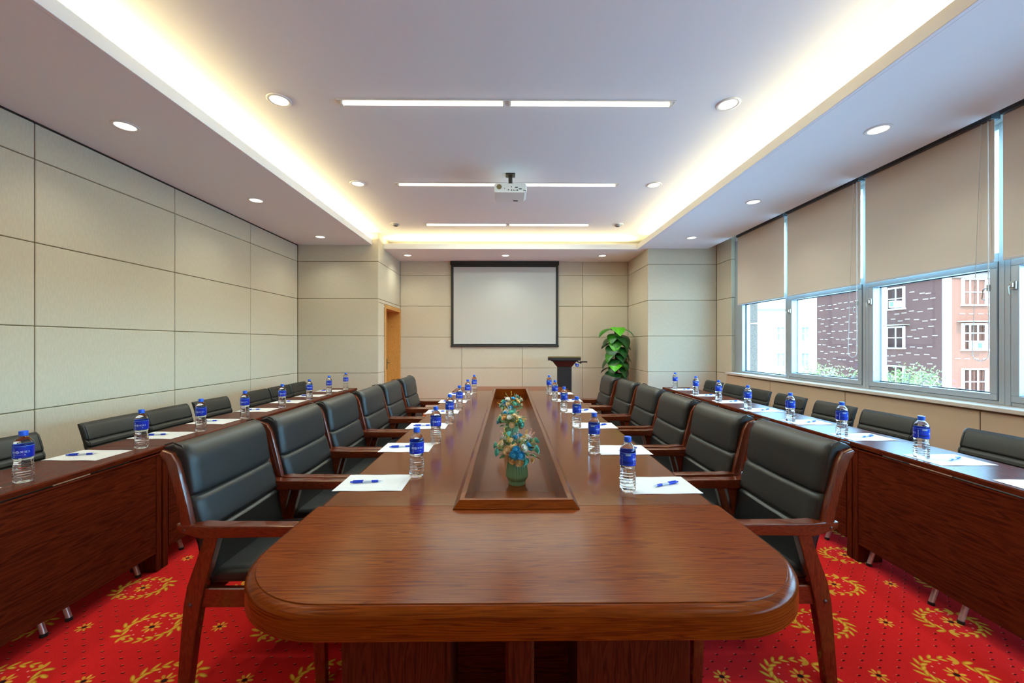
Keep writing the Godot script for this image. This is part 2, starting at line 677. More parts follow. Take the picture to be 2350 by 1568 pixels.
	panels(wr, P(3.504, 0, 0), Vector3(0, 0, -1), Vector3.LEFT, [6.205, 6.65], rows_up, M.fabric)
	panels(wr, P(0, 0, 6.23), Vector3.RIGHT, Vector3(0, 0, 1), [3.49, 3.64], rows_up, M.fabric)
	slab(wr, "parapet", M.groove, 3.434, 3.75, 0, 0.915, -2.0, 6.24)
	panels(wr, P(3.434, 0, 0), Vector3(0, 0, -1), Vector3.LEFT, [-1.9, -0.52, 0.59, 1.70, 2.86, 4.02, 5.18, 6.22], [0.0, 0.904], M.veneer)
	slab(wr, "lintel", M.paint, 3.56, 3.75, 2.985, 3.2, -2.0, 6.24)
	var rear := structure("wall_front")
	slab(rear, "backing", M.groove, -3.6, 3.8, 0, 3.2, -2.1, -1.914)
	panels(rear, P(0, 0, -1.914), Vector3.LEFT, Vector3(0, 0, -1), [-3.4, -2.2, -1.0, 0.2, 1.4, 2.6, 3.4], rows_up, M.fabric)

	var tr := MeshInstance3D.new()
	tr.name = "trim_1"
	tr.mesh = box_mesh(Vector3(0.235, 0.032, 8.1), 0.004)
	tr.set_surface_override_material(0, M.sill)
	tr.set_meta("kind", "structure")
	add_child(tr)
	tr.position = P(3.5, 0.931, 2.15)

	# windows
	var ends := [6.205, 5.035, 3.922, 2.815, 1.70, 0.59, -0.52, -1.9]
	for k in ends.size() - 1:
		window(k + 1, ends[k + 1], ends[k], k > 0)
	door()


func window(number: int, d0: float, d1: float, sash: bool) -> void:
	var w := structure("window_%d" % number)
	var m: Material = M.alu
	var far_w := 0.19 if number == 1 else 0.035
	slab(w, "frame_post", m, 3.545, 3.67, 0.947, 2.985, d0, d0 + 0.035, 0.003)
	slab(w, "frame_post", m, 3.545, 3.67, 0.947, 2.985, d1 - far_w, d1, 0.003)
	slab(w, "frame_rail", m, 3.55, 3.665, 0.947, 0.975, d0 + 0.035, d1 - far_w, 0.003)
	slab(w, "transom", m, 3.55, 3.665, 1.985, 2.05, d0 + 0.035, d1 - far_w, 0.003)
	slab(w, "frame_rail", m, 3.55, 3.665, 2.94, 2.985, d0 + 0.035, d1 - far_w, 0.003)
	slab(w, "pane", M.pane, 3.612, 3.618, 2.05, 2.94, d0 + 0.035, d1 - far_w)
	if not sash:
		slab(w, "gasket", M.alu_dark, 3.600, 3.612, 0.975, 0.985, d0 + 0.035, d1 - far_w)
		slab(w, "gasket", M.alu_dark, 3.600, 3.612, 1.975, 1.985, d0 + 0.035, d1 - far_w)
		slab(w, "gasket", M.alu_dark, 3.600, 3.612, 0.985, 1.975, d1 - far_w - 0.01, d1 - far_w)
		slab(w, "pane", M.pane, 3.612, 3.618, 0.975, 1.985, d0 + 0.035, d1 - far_w)
		return
	var a := d0 + 0.04
	var b := d1 - 0.04
	slab(w, "sash_rail", m, 3.538, 3.60, 0.977, 1.022, a, b, 0.003)
	slab(w, "sash_rail", m, 3.538, 3.60, 1.938, 1.983, a, b, 0.003)
	slab(w, "sash_stile", m, 3.538, 3.60, 1.022, 1.938, a, a + 0.045, 0.003)
	slab(w, "sash_stile", m, 3.538, 3.60, 1.022, 1.938, b - 0.045, b, 0.003)
	slab(w, "gasket", M.alu_dark, 3.600, 3.608, 1.93, 1.94, a + 0.045, b - 0.045)
	slab(w, "gasket", M.alu_dark, 3.600, 3.608, 1.02, 1.03, a + 0.045, b - 0.045)
	slab(w, "pane", M.pane, 3.604, 3.610, 1.02, 1.94, a + 0.04, b - 0.04)
	# latch on the far stile, stay arm and a small cam handle on the bottom rail
	var hb := MB.new()
	hb.box(P(3.53, 1.80, b - 0.02), Vector3(0.016, 0.06, 0.034), 0.004)
	hb.box(P(3.515, 1.80, b - 0.02), Vector3(0.02, 0.035, 0.02), 0.004)
	hb.tube(PackedVector3Array([P(3.51, 1.80, b - 0.02), P(3.495, 1.785, b - 0.02), P(3.495, 1.74, b - 0.022), P(3.50, 1.735, b - 0.022)]), 0.004)
	part(w, "latch", mesh_of(hb), M.steel)
	var h2 := MB.new()
	h2.box(P(3.545, 1.80, a + 0.05), Vector3(0.03, 0.05, 0.022), 0.004)
	h2.tube(PackedVector3Array([P(3.53, 1.80, a + 0.05), P(3.51, 1.79, a + 0.06), P(3.505, 1.72, a + 0.065), P(3.515, 1.71, a + 0.05)]), 0.004)
	part(w, "latch", mesh_of(h2), M.steel)
	var mid := (a + b) / 2
	var h3 := MB.new()
	h3.box(P(3.565, 1.03, mid), Vector3(0.03, 0.012, 0.075), 0.004)
	h3.tube(PackedVector3Array([P(3.56, 1.03, mid + 0.02), P(3.555, 1.06, mid + 0.02), P(3.55, 1.068, mid), P(3.548, 1.062, mid - 0.04)]), 0.007)
	part(w, "sash_handle", mesh_of(h3), M.white_trim)
	# edge strip of the opened leaf seen behind the far stile
	slab(w, "sash_edge", M.white_trim, 3.612, 3.66, 0.99, 1.97, b - 0.06, b - 0.035)


func door() -> void:
	var d := structure("door_1")
	# casing on the face of the wall, deep lining, leaf at the back of the lining
	slab(d, "casing", M.oak, -2.10, -2.085, 0, 2.055, 6.755, 6.82, 0.003)
	slab(d, "casing", M.oak, -2.10, -2.085, 0, 2.055, 7.675, 7.74, 0.003)
	slab(d, "casing", M.oak, -2.10, -2.085, 1.99, 2.055, 6.82, 7.675, 0.003)
	slab(d, "lining", M.oak, -2.36, -2.10, 0, 2.02, 7.675, 7.70)
	slab(d, "lining", M.oak, -2.36, -2.10, 0, 2.02, 6.79, 6.82)
	slab(d, "lining", M.oak, -2.36, -2.10, 1.995, 2.02, 6.82, 7.675)
	slab(d, "leaf", M.oak, -2.36, -2.32, 0.005, 1.995, 6.82, 7.675, 0.002)
	var hb := MB.new()
	hb.box(P(-2.315, 1.0, 7.6), Vector3(0.012, 0.2, 0.04), 0.003)
	hb.tube(PackedVector3Array([P(-2.315, 1.03, 7.6), P(-2.26, 1.03, 7.6), P(-2.255, 1.03, 7.5)]), 0.009)
	part(d, "door_handle", mesh_of(hb), M.brass)


# ---------------------------------------------------------------- lights
func ring_mesh(r0: float, r1: float, h: float) -> ArrayMesh:
	var mb := MB.new()
	var rings := []
	for p in [[r1, 0.0], [r1, -h * 0.5], [r1 - 0.004, -h], [r0 + 0.004, -h], [r0, -h * 0.6], [r0, 0.0]]:
		var r := PackedVector3Array()
		for i in 36:
			var a := TAU * i / 36
			r.append(Vector3(cos(a) * p[0], p[1], sin(a) * p[0]))
		rings.append(r)
	rings.append(rings[0])
	mb.loft(rings, false, false)
	mb.fix(0)
	return mesh_of(mb, 50)


func spot_under(t: Node3D, y: float, e: float, col: Color, angle := 66.0) -> void:
	var l := SpotLight3D.new()
	l.name = "lamp"
	l.light_color = col
	l.light_energy = e
	l.light_size = 0.05
	l.spot_angle = angle
	l.spot_angle_attenuation = 0.9
	l.spot_range = 14.0
	l.spot_attenuation = 2.0
	l.shadow_enabled = true
	t.add_child(l)
	l.position = Vector3(0, y, 0)
	l.rotation.x = -PI / 2


func build_lights(e_down: float, e_strip: float, e_cove: float) -> void:
	var ring := ring_mesh(0.062, 0.083, 0.008)
	var disc := MB.new()
	disc.lathe(PackedVector2Array([Vector2(0.0005, 0), Vector2(0.064, 0), Vector2(0.060, -0.004), Vector2(0.0005, -0.005)]), 32)
	var lens := mesh_of(disc, 50)
	var spots := []
	var nth := ["first", "second", "third"]
	for k in 3:
		var dz: float = [2.94, 4.45, 5.96][k]
		spots.append([P(-2.805, SOF, dz), "round downlight in the lowered ceiling beside the panelled wall, %s from the screen" % nth[2 - k], true])
		spots.append([P(2.752, SOF, dz), "round downlight in the lowered ceiling beside the windows, %s from the screen" % nth[2 - k], true])
		spots.append([P([-1.818, -0.055, 1.698][k], SOF, 7.19), "round downlight above the screen wall, %s" % ["at the door side", "over the middle of the screen", "at the plant side"][k], true])
		spots.append([P(-1.685, TOP, [2.94, 4.465, 5.972][k]), ("lit round downlight in the upper ceiling, door side, %s from the screen" if k < 2 else "unlit swivel spotlight in the upper ceiling, door side%.0s") % nth[2 - k], k < 2])
		spots.append([P(1.64, TOP, [2.96, 4.474, 5.968][k]), ("lit round downlight in the upper ceiling, window side, %s from the screen" if k < 2 else "unlit swivel spotlight in the upper ceiling, window side%.0s") % nth[2 - k], k < 2])
	for k in 2:
		var dz: float = [1.43, -0.08][k]
		for q in [[-2.805, SOF, "the lowered ceiling beside the panelled wall"], [2.752, SOF, "the lowered ceiling beside the windows"], [-1.685, TOP, "the upper ceiling, door side"], [1.64, TOP, "the upper ceiling, window side"]]:
			spots.append([P(q[0], q[1], dz), "round downlight in %s, %s from the screen" % [q[2], ["fourth", "fifth"][k]], true])
	for s in spots:
		var at: Vector3 = s[0]
		var t := thing("downlight" if s[2] else "swivel_spotlight", s[1], "ceiling light", at, 0.0, "downlights in the ceiling")
		if s[2]:
			part(t, "ring", ring, M.white_trim)
			part(t, "lens", lens, M.lamp_glow)
			spot_under(t, -0.02, e_down, M.lamp_col)
		else:
			part(t, "ring", ring, M.white_trim)
			var eb := MB.new()
			eb.lathe(PackedVector2Array([Vector2(0.0005, -0.001), Vector2(0.06, -0.002), Vector2(0.05, -0.02), Vector2(0.035, -0.03), Vector2(0.0005, -0.03)]), 24)
			part(t, "eyeball", mesh_of(eb), M.alu)
			var ec := MB.new()
			ec.lathe(PackedVector2Array([Vector2(0.0005, -0.0305), Vector2(0.028, -0.0305), Vector2(0.024, -0.034), Vector2(0.0005, -0.034)]), 20)
			part(t, "lens", mesh_of(ec), M.black)

	# three rows of twin tubes in a shallow white channel
	var rows := [2.953, 4.459, 5.961]
	for k in 3:
		var t := thing("strip_light", "long recessed ceiling strip of two glowing tubes, %s from the screen" % nth[2 - k], "ceiling light", P(-0.012, TOP, rows[k]), 0.0, "strip lights across the ceiling")
		var ch := MB.new()
		for s in [-1, 1]:
			ch.box(Vector3(0, -0.004, s * 0.032), Vector3(2.5, 0.008, 0.010), 0.002)
			ch.box(Vector3(s * 1.244, -0.004, 0), Vector3(0.012, 0.008, 0.066), 0.002)
		ch.box(Vector3(0, -0.0015, 0), Vector3(2.5, 0.003, 0.066))
		part(t, "channel", mesh_of(ch), M.white_trim)
		for s in [-1, 1]:
			var tb := MB.new()
			tb.tube(PackedVector3Array([Vector3(s * 0.03, -0.014, 0), Vector3(s * 1.20, -0.014, 0)]), 0.012, 12)
			part(t, "tube", mesh_of(tb), M.tube_glow)
			for e in [0.022, 1.215]:
				part(t, "socket", box_mesh(Vector3(0.016, 0.03, 0.034), 0.003), M.white_trim, Vector3(s * e, -0.014, 0))
			var al := AreaLight3D.new()
			al.name = "lamp"
			al.area_size = Vector2(1.17, 0.028)
			al.area_normalize_energy = true
			al.light_color = M.tube_col
			al.light_energy = e_strip
			al.area_range = 14.0
			al.area_attenuation = 2.0
			al.shadow_enabled = true
			t.add_child(al, true)
			al.position = Vector3(s * 0.615, -0.03, 0)
			al.rotation.x = -PI / 2

	# tubes lying in the troughs behind the lips
	var cove := [[P(-2.33, 3.045, 2.3), 8.2, 0.0, "warm light tube hidden in the ceiling trough along the panelled wall"], [P(2.31, 3.045, 2.3), 8.2, PI, "warm light tube hidden in the ceiling trough along the windows"], [P(0.05, 3.045, 6.84), 4.1, PI / 2, "warm light tube hidden in the ceiling trough above the screen"]]
	for c in cove:
		var t := thing("cove_light", c[3], "ceiling light", c[0], 0.0, "tubes in the ceiling troughs")
		var len: float = c[1]
		var along := Vector3(0, 0, 1) if c[2] != PI / 2 else Vector3.RIGHT
		var tb := MB.new()
		tb.tube(PackedVector3Array([along * -len / 2, along * len / 2]), 0.008, 10)
		part(t, "tube", mesh_of(tb), M.cove_glow)
		part(t, "holder", box_mesh(along * len + (Vector3.ONE - along) * 0.014 + Vector3(0, 0.008, 0)), M.white_trim, Vector3(0, -0.019, 0))
		var n := int(round(len / 2.05))
		for i in n:
			var al := AreaLight3D.new()
			al.name = "lamp"
			al.area_size = Vector2(len / n, 0.03)
			al.area_normalize_energy = true
			al.light_color = M.cove_col
			al.light_energy = e_cove
			al.area_range = 10.0
			al.area_attenuation = 2.0
			al.shadow_enabled = true
			t.add_child(al, true)
			# towards the room and up
			var to := Vector3(1, 1.4, 0) if c[2] == 0.0 else (Vector3(-1, 1.4, 0) if c[2] == PI else Vector3(0, 1.4, 1))
			var zz := -to.normalized()
			var bs := Basis(along, zz.cross(along), zz)
			al.transform = Transform3D(bs, along * (-len / 2 + (i + 0.5) * len / n) + Vector3(0, 0.012, 0) - zz * 0.006)


# ---------------------------------------------------------------- big table
func profile_rings(base: PackedVector2Array, inward: PackedVector2Array, prof: Array) -> Array:
	var rings := []
	for p in prof:
		var r := PackedVector3Array()
		for i in base.size():
			var q: Vector2 = base[i] + inward[i] * p[0]
			r.append(P(q.x, p[1], q.y))
		rings.append(r)
	return rings


func edge_profile() -> Array:
	return [[0.026, T], [0.0245, T - 0.003], [0.021, T - 0.003], [0.014, T - 0.006], [0.005, T - 0.013], [0.0, T - 0.022], [0.0, T - 0.074], [0.004, T - 0.078]]


func end_outline(xc: float, half: float, d_seam: float, d_end: float, r: float) -> Array:
	var s := signf(d_end - d_seam)
	var b := PackedVector2Array()
	var n := PackedVector2Array()
	b.append(Vector2(xc - half, d_seam))
	n.append(Vector2(1, 0))
	for k in 15:
		var a := PI / 2 * k / 14.0
		var dir := Vector2(-cos(a), s * sin(a))
		b.append(Vector2(xc - half + r, d_end - s * r) + dir * r)
		n.append(-dir)
	for k in 15:
		var a := PI / 2 * (14 - k) / 14.0
		var dir := Vector2(cos(a), s * sin(a))
		b.append(Vector2(xc + half - r, d_end - s * r) + dir * r)
		n.append(-dir)
	b.append(Vector2(xc + half, d_seam))
	n.append(Vector2(-1, 0))
	return [b, n]


func build_table() -> void:
	var t := thing("conference_table", "long glossy brown conference table with rounded ends and a sunken centre trough", "table")
	var xc := 0.04
	var g := 0.0012
	for e in [[1.553 - g, 0.945], [5.327 + g, 5.93]]:
		var o := end_outline(xc, 0.802, e[0], e[1], 0.30)
		var mb := MB.new()
		mb.solid(profile_rings(o[0], o[1], edge_profile()), o[0])
		part(t, "end_top", mesh_of(mb, 35), M.table_x)
	for s in [[1.553 + g, 3.42 - g], [3.42 + g, 5.327 - g]]:
		for sd in [-1, 1]:
			var xo: float = xc + sd * 0.785
			var xi: float = xc - 0.01 + sd * 0.225
			var b := PackedVector2Array([Vector2(xo, s[0]), Vector2(xo, s[1]), Vector2(xi, s[1]), Vector2(xi, s[0])])
			var n := PackedVector2Array([Vector2(-sd, 0), Vector2(-sd, 0), Vector2.ZERO, Vector2.ZERO])
			var mb := MB.new()
			mb.solid(profile_rings(b, n, edge_profile()), b)
			part(t, "side_top", mesh_of(mb, 35), M.table_z)
	# raised sloping rim round the trough
	var x0 := xc - 0.01 - 0.2415
	var x1 := xc - 0.01 + 0.2415
	var d0 := 1.515
	var d1 := 5.36
	var mid := 3.42
	var sec := [[0.0, T], [0.0, T + 0.004], [0.003, T + 0.006], [0.022, T + 0.029], [0.040, T + 0.029], [0.0425, T + 0.026], [0.0425, T - 0.108]]
	for q in [[0, 1, M.table_x], [1, 2, M.table_z], [2, 3, M.table_x], [3, 0, M.table_z]]:
		var corner := [Vector2(x0, d0), Vector2(x1, d0), Vector2(x1, d1), Vector2(x0, d1)]
		var inn := [Vector2(1, 1), Vector2(-1, 1), Vector2(-1, -1), Vector2(1, -1)]
		var ra := PackedVector3Array()
		var rb := PackedVector3Array()
		for p in sec:
			var a: Vector2 = corner[q[0]] + inn[q[0]] * p[0]
			var b: Vector2 = corner[q[1]] + inn[q[1]] * p[0]
			ra.append(P(a.x, p[1], a.y))
			rb.append(P(b.x, p[1], b.y))
		# close the section along the inside of the table
		for p in [[0.0, T - 0.108]]:
			var a: Vector2 = corner[q[0]] + inn[q[0]] * p[0]
			var b: Vector2 = corner[q[1]] + inn[q[1]] * p[0]
			ra.append(P(a.x, p[1], a.y))
			rb.append(P(b.x, p[1], b.y))
		var mb := MB.new()
		mb.loft([ra, rb])
		part(t, "rim", mesh_of(mb, 20), q[2])
	slab(t, "trough_floor", M.table_z, x0 + 0.02, x1 - 0.02, 0.63, 0.65, d0 + 0.02, 2.6 - 0.001)
	slab(t, "trough_floor", M.table_z, x0 + 0.02, x1 - 0.02, 0.63, 0.65, 2.6 + 0.001, d1 - 0.02)
	# pedestals
	for e in [[1.28, 1.0], [5.60, -1.0]]:
		var s: float = e[1]
		var f: float = e[0]
		for q in [[-0.535, -0.195], [0.235, 0.585]]:
			slab(t, "pedestal_panel", M.desk_y, q[0], q[1], 0.0, T - 0.078, minf(f, f + s * 0.03), maxf(f, f + s * 0.03), 0.003)
		for q in [-0.205, 0.222]:
			slab(t, "pedestal_side", M.desk_y, q, q + 0.018, 0.0, T - 0.078, minf(f, f + s * 0.30), maxf(f, f + s * 0.30))
		for q in [-0.535, 0.555]:
			slab(t, "pedestal_side", M.desk_y, q, q + 0.03, 0.0, T - 0.078, minf(f + s * 0.03, f + s * 0.5), maxf(f + s * 0.03, f + s * 0.5))
		slab(t, "recess_panel", M.desk_x, -0.187, 0.222, 0.0, 0.63, minf(f + s * 0.2, f + s * 0.22), maxf(f + s * 0.2, f + s * 0.22))
		slab(t, "centre_post", M.desk_y, -0.01, 0.082, 0.0, 0.66, minf(f - s * 0.02, f + s * 0.2), maxf(f - s * 0.02, f + s * 0.2), 0.01)
	for q in [-0.40, 0.46]:
		slab(t, "stretcher_panel", M.desk_z, q, q + 0.02, 0.05, 0.66, 1.8, 5.1)


# ---------------------------------------------------------------- side desks
func desk_proto(label: String, mirror: float, len: float) -> Node3D:
	# local: x towards the room's middle is +, origin on the floor under the inner top edge, z along the row, length «len» centred
	var t := thing("side_desk", label, "desk", Vector3.ZERO, 0.0, "side desks in two rows")
	var s := mirror
	var L := len / 2 - 0.001
	var top := MB.new()
	var rings := []
	for e in [-L, L]:
		var r := PackedVector3Array()
		for p in [[0.0, T - 0.006], [-0.006, T], [-0.394, T], [-0.40, T - 0.006], [-0.40, T - 0.027], [0.0, T - 0.027]]:
			r.append(Vector3(s * p[0], p[1], e))
		rings.append(r)
	top.loft(rings)
	part(t, "desk_top", mesh_of(top, 20), M.desk_z)
	part(t, "front_strip", box_mesh(Vector3(0.016, 0.012, len - 0.01), 0.003), M.desk_z, Vector3(-s * 0.012, T - 0.044, 0))
	part(t, "front_panel", box_mesh(Vector3(0.018, 0.60, len - 0.09), 0.002), M.desk_z, Vector3(-s * 0.018, 0.415, 0))
	for e in [-1, 1]:
		part(t, "side_panel", box_mesh(Vector3(0.16, T - 0.027, 0.04), 0.003), M.desk_y, Vector3(-s * 0.09, (T - 0.027) / 2, e * (L - 0.021)))
	part(t, "shelf", box_mesh(Vector3(0.13, 0.016, len - 0.09)), M.desk_z, Vector3(-s * 0.095, 0.62, 0))
	return t


func build_desks() -> void:
	var nth := ["first", "second", "third"]
	var l0 := desk_proto("", 1.0, 1.615)
	var r0 := desk_proto("", -1.0, 1.60)
	for k in 3:
		var dl: float = [4.905, 3.288, 1.67][k]
		var dr: float = [4.957, 3.356, 1.755][k]
		var la := "dark red-brown wooden desk along the panelled wall, %s from the screen end" % nth[k]
		var lb := "dark red-brown wooden desk along the windows, %s from the screen end" % nth[k]
		if k == 0:
			for q in [[l0, dl, la, -2.103 - 0.0102 * dl, 0.0102], [r0, dr, lb, 2.195 + 0.0065 * dr, -0.0065]]:
				q[0].position = P(q[3], 0, q[1])
				q[0].rotation.y = q[4]
				q[0].set_meta("label", q[2])
		else:
			dup(l0, "side_desk", P(-2.103 - 0.0102 * dl, 0, dl), 0.0102, la)
			dup(r0, "side_desk", P(2.195 + 0.0065 * dr, 0, dr), -0.0065, lb)


# ---------------------------------------------------------------- chairs
func cushion(front: PackedVector2Array, back: PackedVector2Array, half: float, grooves: Array, round_: float, bulge := 0.0) -> ArrayMesh:
	# upholstered slab: «front» and «back» run upwards as (z, y); its sides are rounded by shrinking the section towards its middle line
	var mb := MB.new()
	var steps := [[-half, 1.0], [-half + round_ * 0.08, 0.62], [-half + round_ * 0.3, 0.3], [-half + round_ * 0.62, 0.08], [-half + round_, 0.0], [-half * 0.5, 0.0], [0.0, 0.0], [half * 0.5, 0.0], [half - round_, 0.0], [half - round_ * 0.62, 0.08], [half - round_ * 0.3, 0.3], [half - round_ * 0.08, 0.62], [half, 1.0]]
	var rings := []
	var n := front.size()
	for s in steps:
		var r := PackedVector3Array()
		for i in n:
			var m := (front[i] + back[i]) / 2.0
			var k: float = s[1] * 0.72
			var q := front[i].lerp(m, k)
			q.x += bulge * (1.0 - absf(s[0]) / half)
			r.append(Vector3(s[0], q.y, q.x))
		for i in range(n - 1, -1, -1):
			var m := (front[i] + back[i]) / 2.0
			var q := back[i].lerp(m, s[1] * 0.72)
			r.append(Vector3(s[0], q.y, q.x))
		rings.append(r)
	mb.loft(rings)
	return mesh_of(mb, 50)


func puffed(pts: Array, grooves: Array, per := 5, depth := 0.012) -> PackedVector2Array:
	# a smooth curve through pts (z, y) with a dip at the given heights
	var c := Curve2D.new()
	for i in pts.size():
		var p := Vector2(pts[i][0], pts[i][1])
		var a := Vector2(pts[maxi(i - 1, 0)][0], pts[maxi(i - 1, 0)][1])
		var b := Vector2(pts[mini(i + 1, pts.size() - 1)][0], pts[mini(i + 1, pts.size() - 1)][1])
		var tg := (b - a) / 6.0
		c.add_point(p, -tg, tg)
	var out := PackedVector2Array()
	var total := c.get_baked_length()
	var n := per * (pts.size() - 1)
	var ts := []
	for i in n + 1:
		ts.append(total * i / n)
	for g in grooves:
		# nearest place on the curve at that height
		var best := 0.0
		var err := 1e9
		for i in 200:
			var q := c.sample_baked(total * i / 199.0)
			if absf(q.y - g) < err:
				err = absf(q.y - g)
				best = total * i / 199.0
		for o in [-0.014, -0.006, -0.002, 0.0, 0.002, 0.006, 0.014]:
			ts.append(clampf(best + o, 0.0, total))
	ts.sort()
	for s in ts:
		var q := c.sample_baked(s)
		for g in grooves:
			var k: float = absf(q.y - g)
			if k < 0.016:
				q.x -= depth * pow(1.0 - k / 0.016, 2.0)
		out.append(q)
	return out


func resample(pts: Array, n: int) -> PackedVector2Array:
	var c := Curve2D.new()
	for p in pts:
		c.add_point(Vector2(p[0], p[1]))
	var out := PackedVector2Array()
	for i in n:
		out.append(c.sample_baked(c.get_baked_length() * i / (n - 1.0)))
	return out


func armchair(label: String) -> Node3D:
	var t := thing("armchair", label, "chair", Vector3.ZERO, 0.0, "black leather armchairs round the long table")
	# back: (z, y), front of the chair is +z
	var fr := puffed([[-0.165, 0.44], [-0.175, 0.53], [-0.188, 0.625], [-0.212, 0.70], [-0.232, 0.77], [-0.246, 0.86], [-0.256, 0.93], [-0.278, 0.972], [-0.318, 0.988], [-0.352, 0.978]], [0.625, 0.77], 4, 0.016)
	var bk := resample([[-0.225, 0.44], [-0.24, 0.55], [-0.262, 0.65], [-0.285, 0.75], [-0.305, 0.85], [-0.325, 0.92], [-0.352, 0.945], [-0.372, 0.958]], fr.size())
	part(t, "backrest", cushion(fr, bk, 0.262, [], 0.045, 0.006), M.leather)
	# welt along both edges of the back
	for s in [-1, 1]:
		var path := PackedVector3Array()
		for i in range(6, fr.size(), 2):
			path.append(Vector3(s * 0.252, fr[i].y, fr[i].x - 0.016))
		var w := MB.new()
		w.tube(path, 0.0035, 6)
		part(t, "welt", mesh_of(w, 60), M.leather)
	# seat
	var sf := PackedVector2Array()
	var sb := PackedVector2Array()
	for i in 13:
		var u := i / 12.0
		var z := lerpf(-0.21, 0.285, u)
		var y := 0.462 + 0.014 * sin(PI * u)
		if u > 0.85:
			y -= 0.03 * pow((u - 0.85) / 0.15, 2.0)
		sf.append(Vector2(z, y))
		sb.append(Vector2(z, 0.402))
	part(t, "seat", cushion(sf, sb, 0.245, [], 0.04), M.leather)
	for s in [-1, 1]:
		var side := Vector3(s, 0, 0)
		# arm: level bar with a kinked, widened rear end
		var arm := MB.new()
		arm.sweep([[Vector3(s * 0.261, 0.638, 0.30), 0.022, 0.014], [Vector3(s * 0.261, 0.637, 0.28), 0.026, 0.022], [Vector3(s * 0.261, 0.638, 0.0), 0.027, 0.024], [Vector3(s * 0.261, 0.637, -0.15), 0.028, 0.025], [Vector3(s * 0.261, 0.638, -0.195), 0.029, 0.027], [Vector3(s * 0.261, 0.648, -0.25), 0.028, 0.022], [Vector3(s * 0.261, 0.656, -0.29), 0.026, 0.014], [Vector3(s * 0.261, 0.657, -0.302), 0.018, 0.008]], Vector3.RIGHT, 0.007, Vector3.UP)
		part(t, "arm", mesh_of(arm, 35), M.chair_z)
		# wooden post beside the back cushion, scrolled at the top
		var post := MB.new()
		post.sweep([[Vector3(s * 0.268, 0.642, -0.252), 0.020, 0.024], [Vector3(s * 0.268, 0.74, -0.272), 0.019, 0.022], [Vector3(s * 0.268, 0.84, -0.298), 0.018, 0.022], [Vector3(s * 0.268, 0.90, -0.315), 0.018, 0.024], [Vector3(s * 0.268, 0.935, -0.334), 0.017, 0.022], [Vector3(s * 0.268, 0.953, -0.362), 0.015, 0.012]], Vector3.RIGHT, 0.009)
		part(t, "back_post", mesh_of(post, 35), M.chair_y)
		var rl := MB.new()
		rl.sweep([[Vector3(s * 0.262, 0.0, -0.275), 0.019, 0.024], [Vector3(s * 0.262, 0.20, -0.255), 0.020, 0.029], [Vector3(s * 0.262, 0.34, -0.238), 0.020, 0.034], [Vector3(s * 0.262, 0.42, -0.222), 0.020, 0.035], [Vector3(s * 0.262, 0.52, -0.19), 0.020, 0.031], [Vector3(s * 0.262, 0.635, -0.155), 0.020, 0.028]], Vector3.RIGHT, 0.006, Vector3(0, 0, 1))
		part(t, "rear_leg", mesh_of(rl, 35), M.chair_y)
		var f := MB.new()
		f.sweep([[Vector3(s * 0.262, 0.0, 0.275), 0.018, 0.020], [Vector3(s * 0.262, 0.36, 0.262), 0.020, 0.027], [Vector3(s * 0.262, 0.63, 0.25), 0.020, 0.024]], Vector3.RIGHT, 0.006, Vector3(0, 0, 1))
		part(t, "front_leg", mesh_of(f, 35), M.chair_y)
		part(t, "side_rail", box_mesh(Vector3(0.026, 0.078, 0.47), 0.004), M.chair_z, Vector3(s * 0.258, 0.364, 0.02))
		for q in [Vector3(s * 0.284, 0.645, -0.262), Vector3(s * 0.281, 0.345, -0.243)]:
			var b := MB.new()
			b.lathe(PackedVector2Array([Vector2(0.009, 0), Vector2(0.0085, 0.003), Vector2(0.005, 0.006), Vector2(0.0005, 0.0068)]), 12)
			part(t, "bolt", mesh_of(b, 60), M.bolt, q, Basis(Vector3(0, 0, 1), -PI / 2 * s))
	part(t, "front_rail", box_mesh(Vector3(0.49, 0.07, 0.026), 0.004), M.chair_x, Vector3(0, 0.362, 0.255))
	part(t, "rear_rail", box_mesh(Vector3(0.49, 0.07, 0.026), 0.004), M.chair_x, Vector3(0, 0.362, -0.225))
	return t


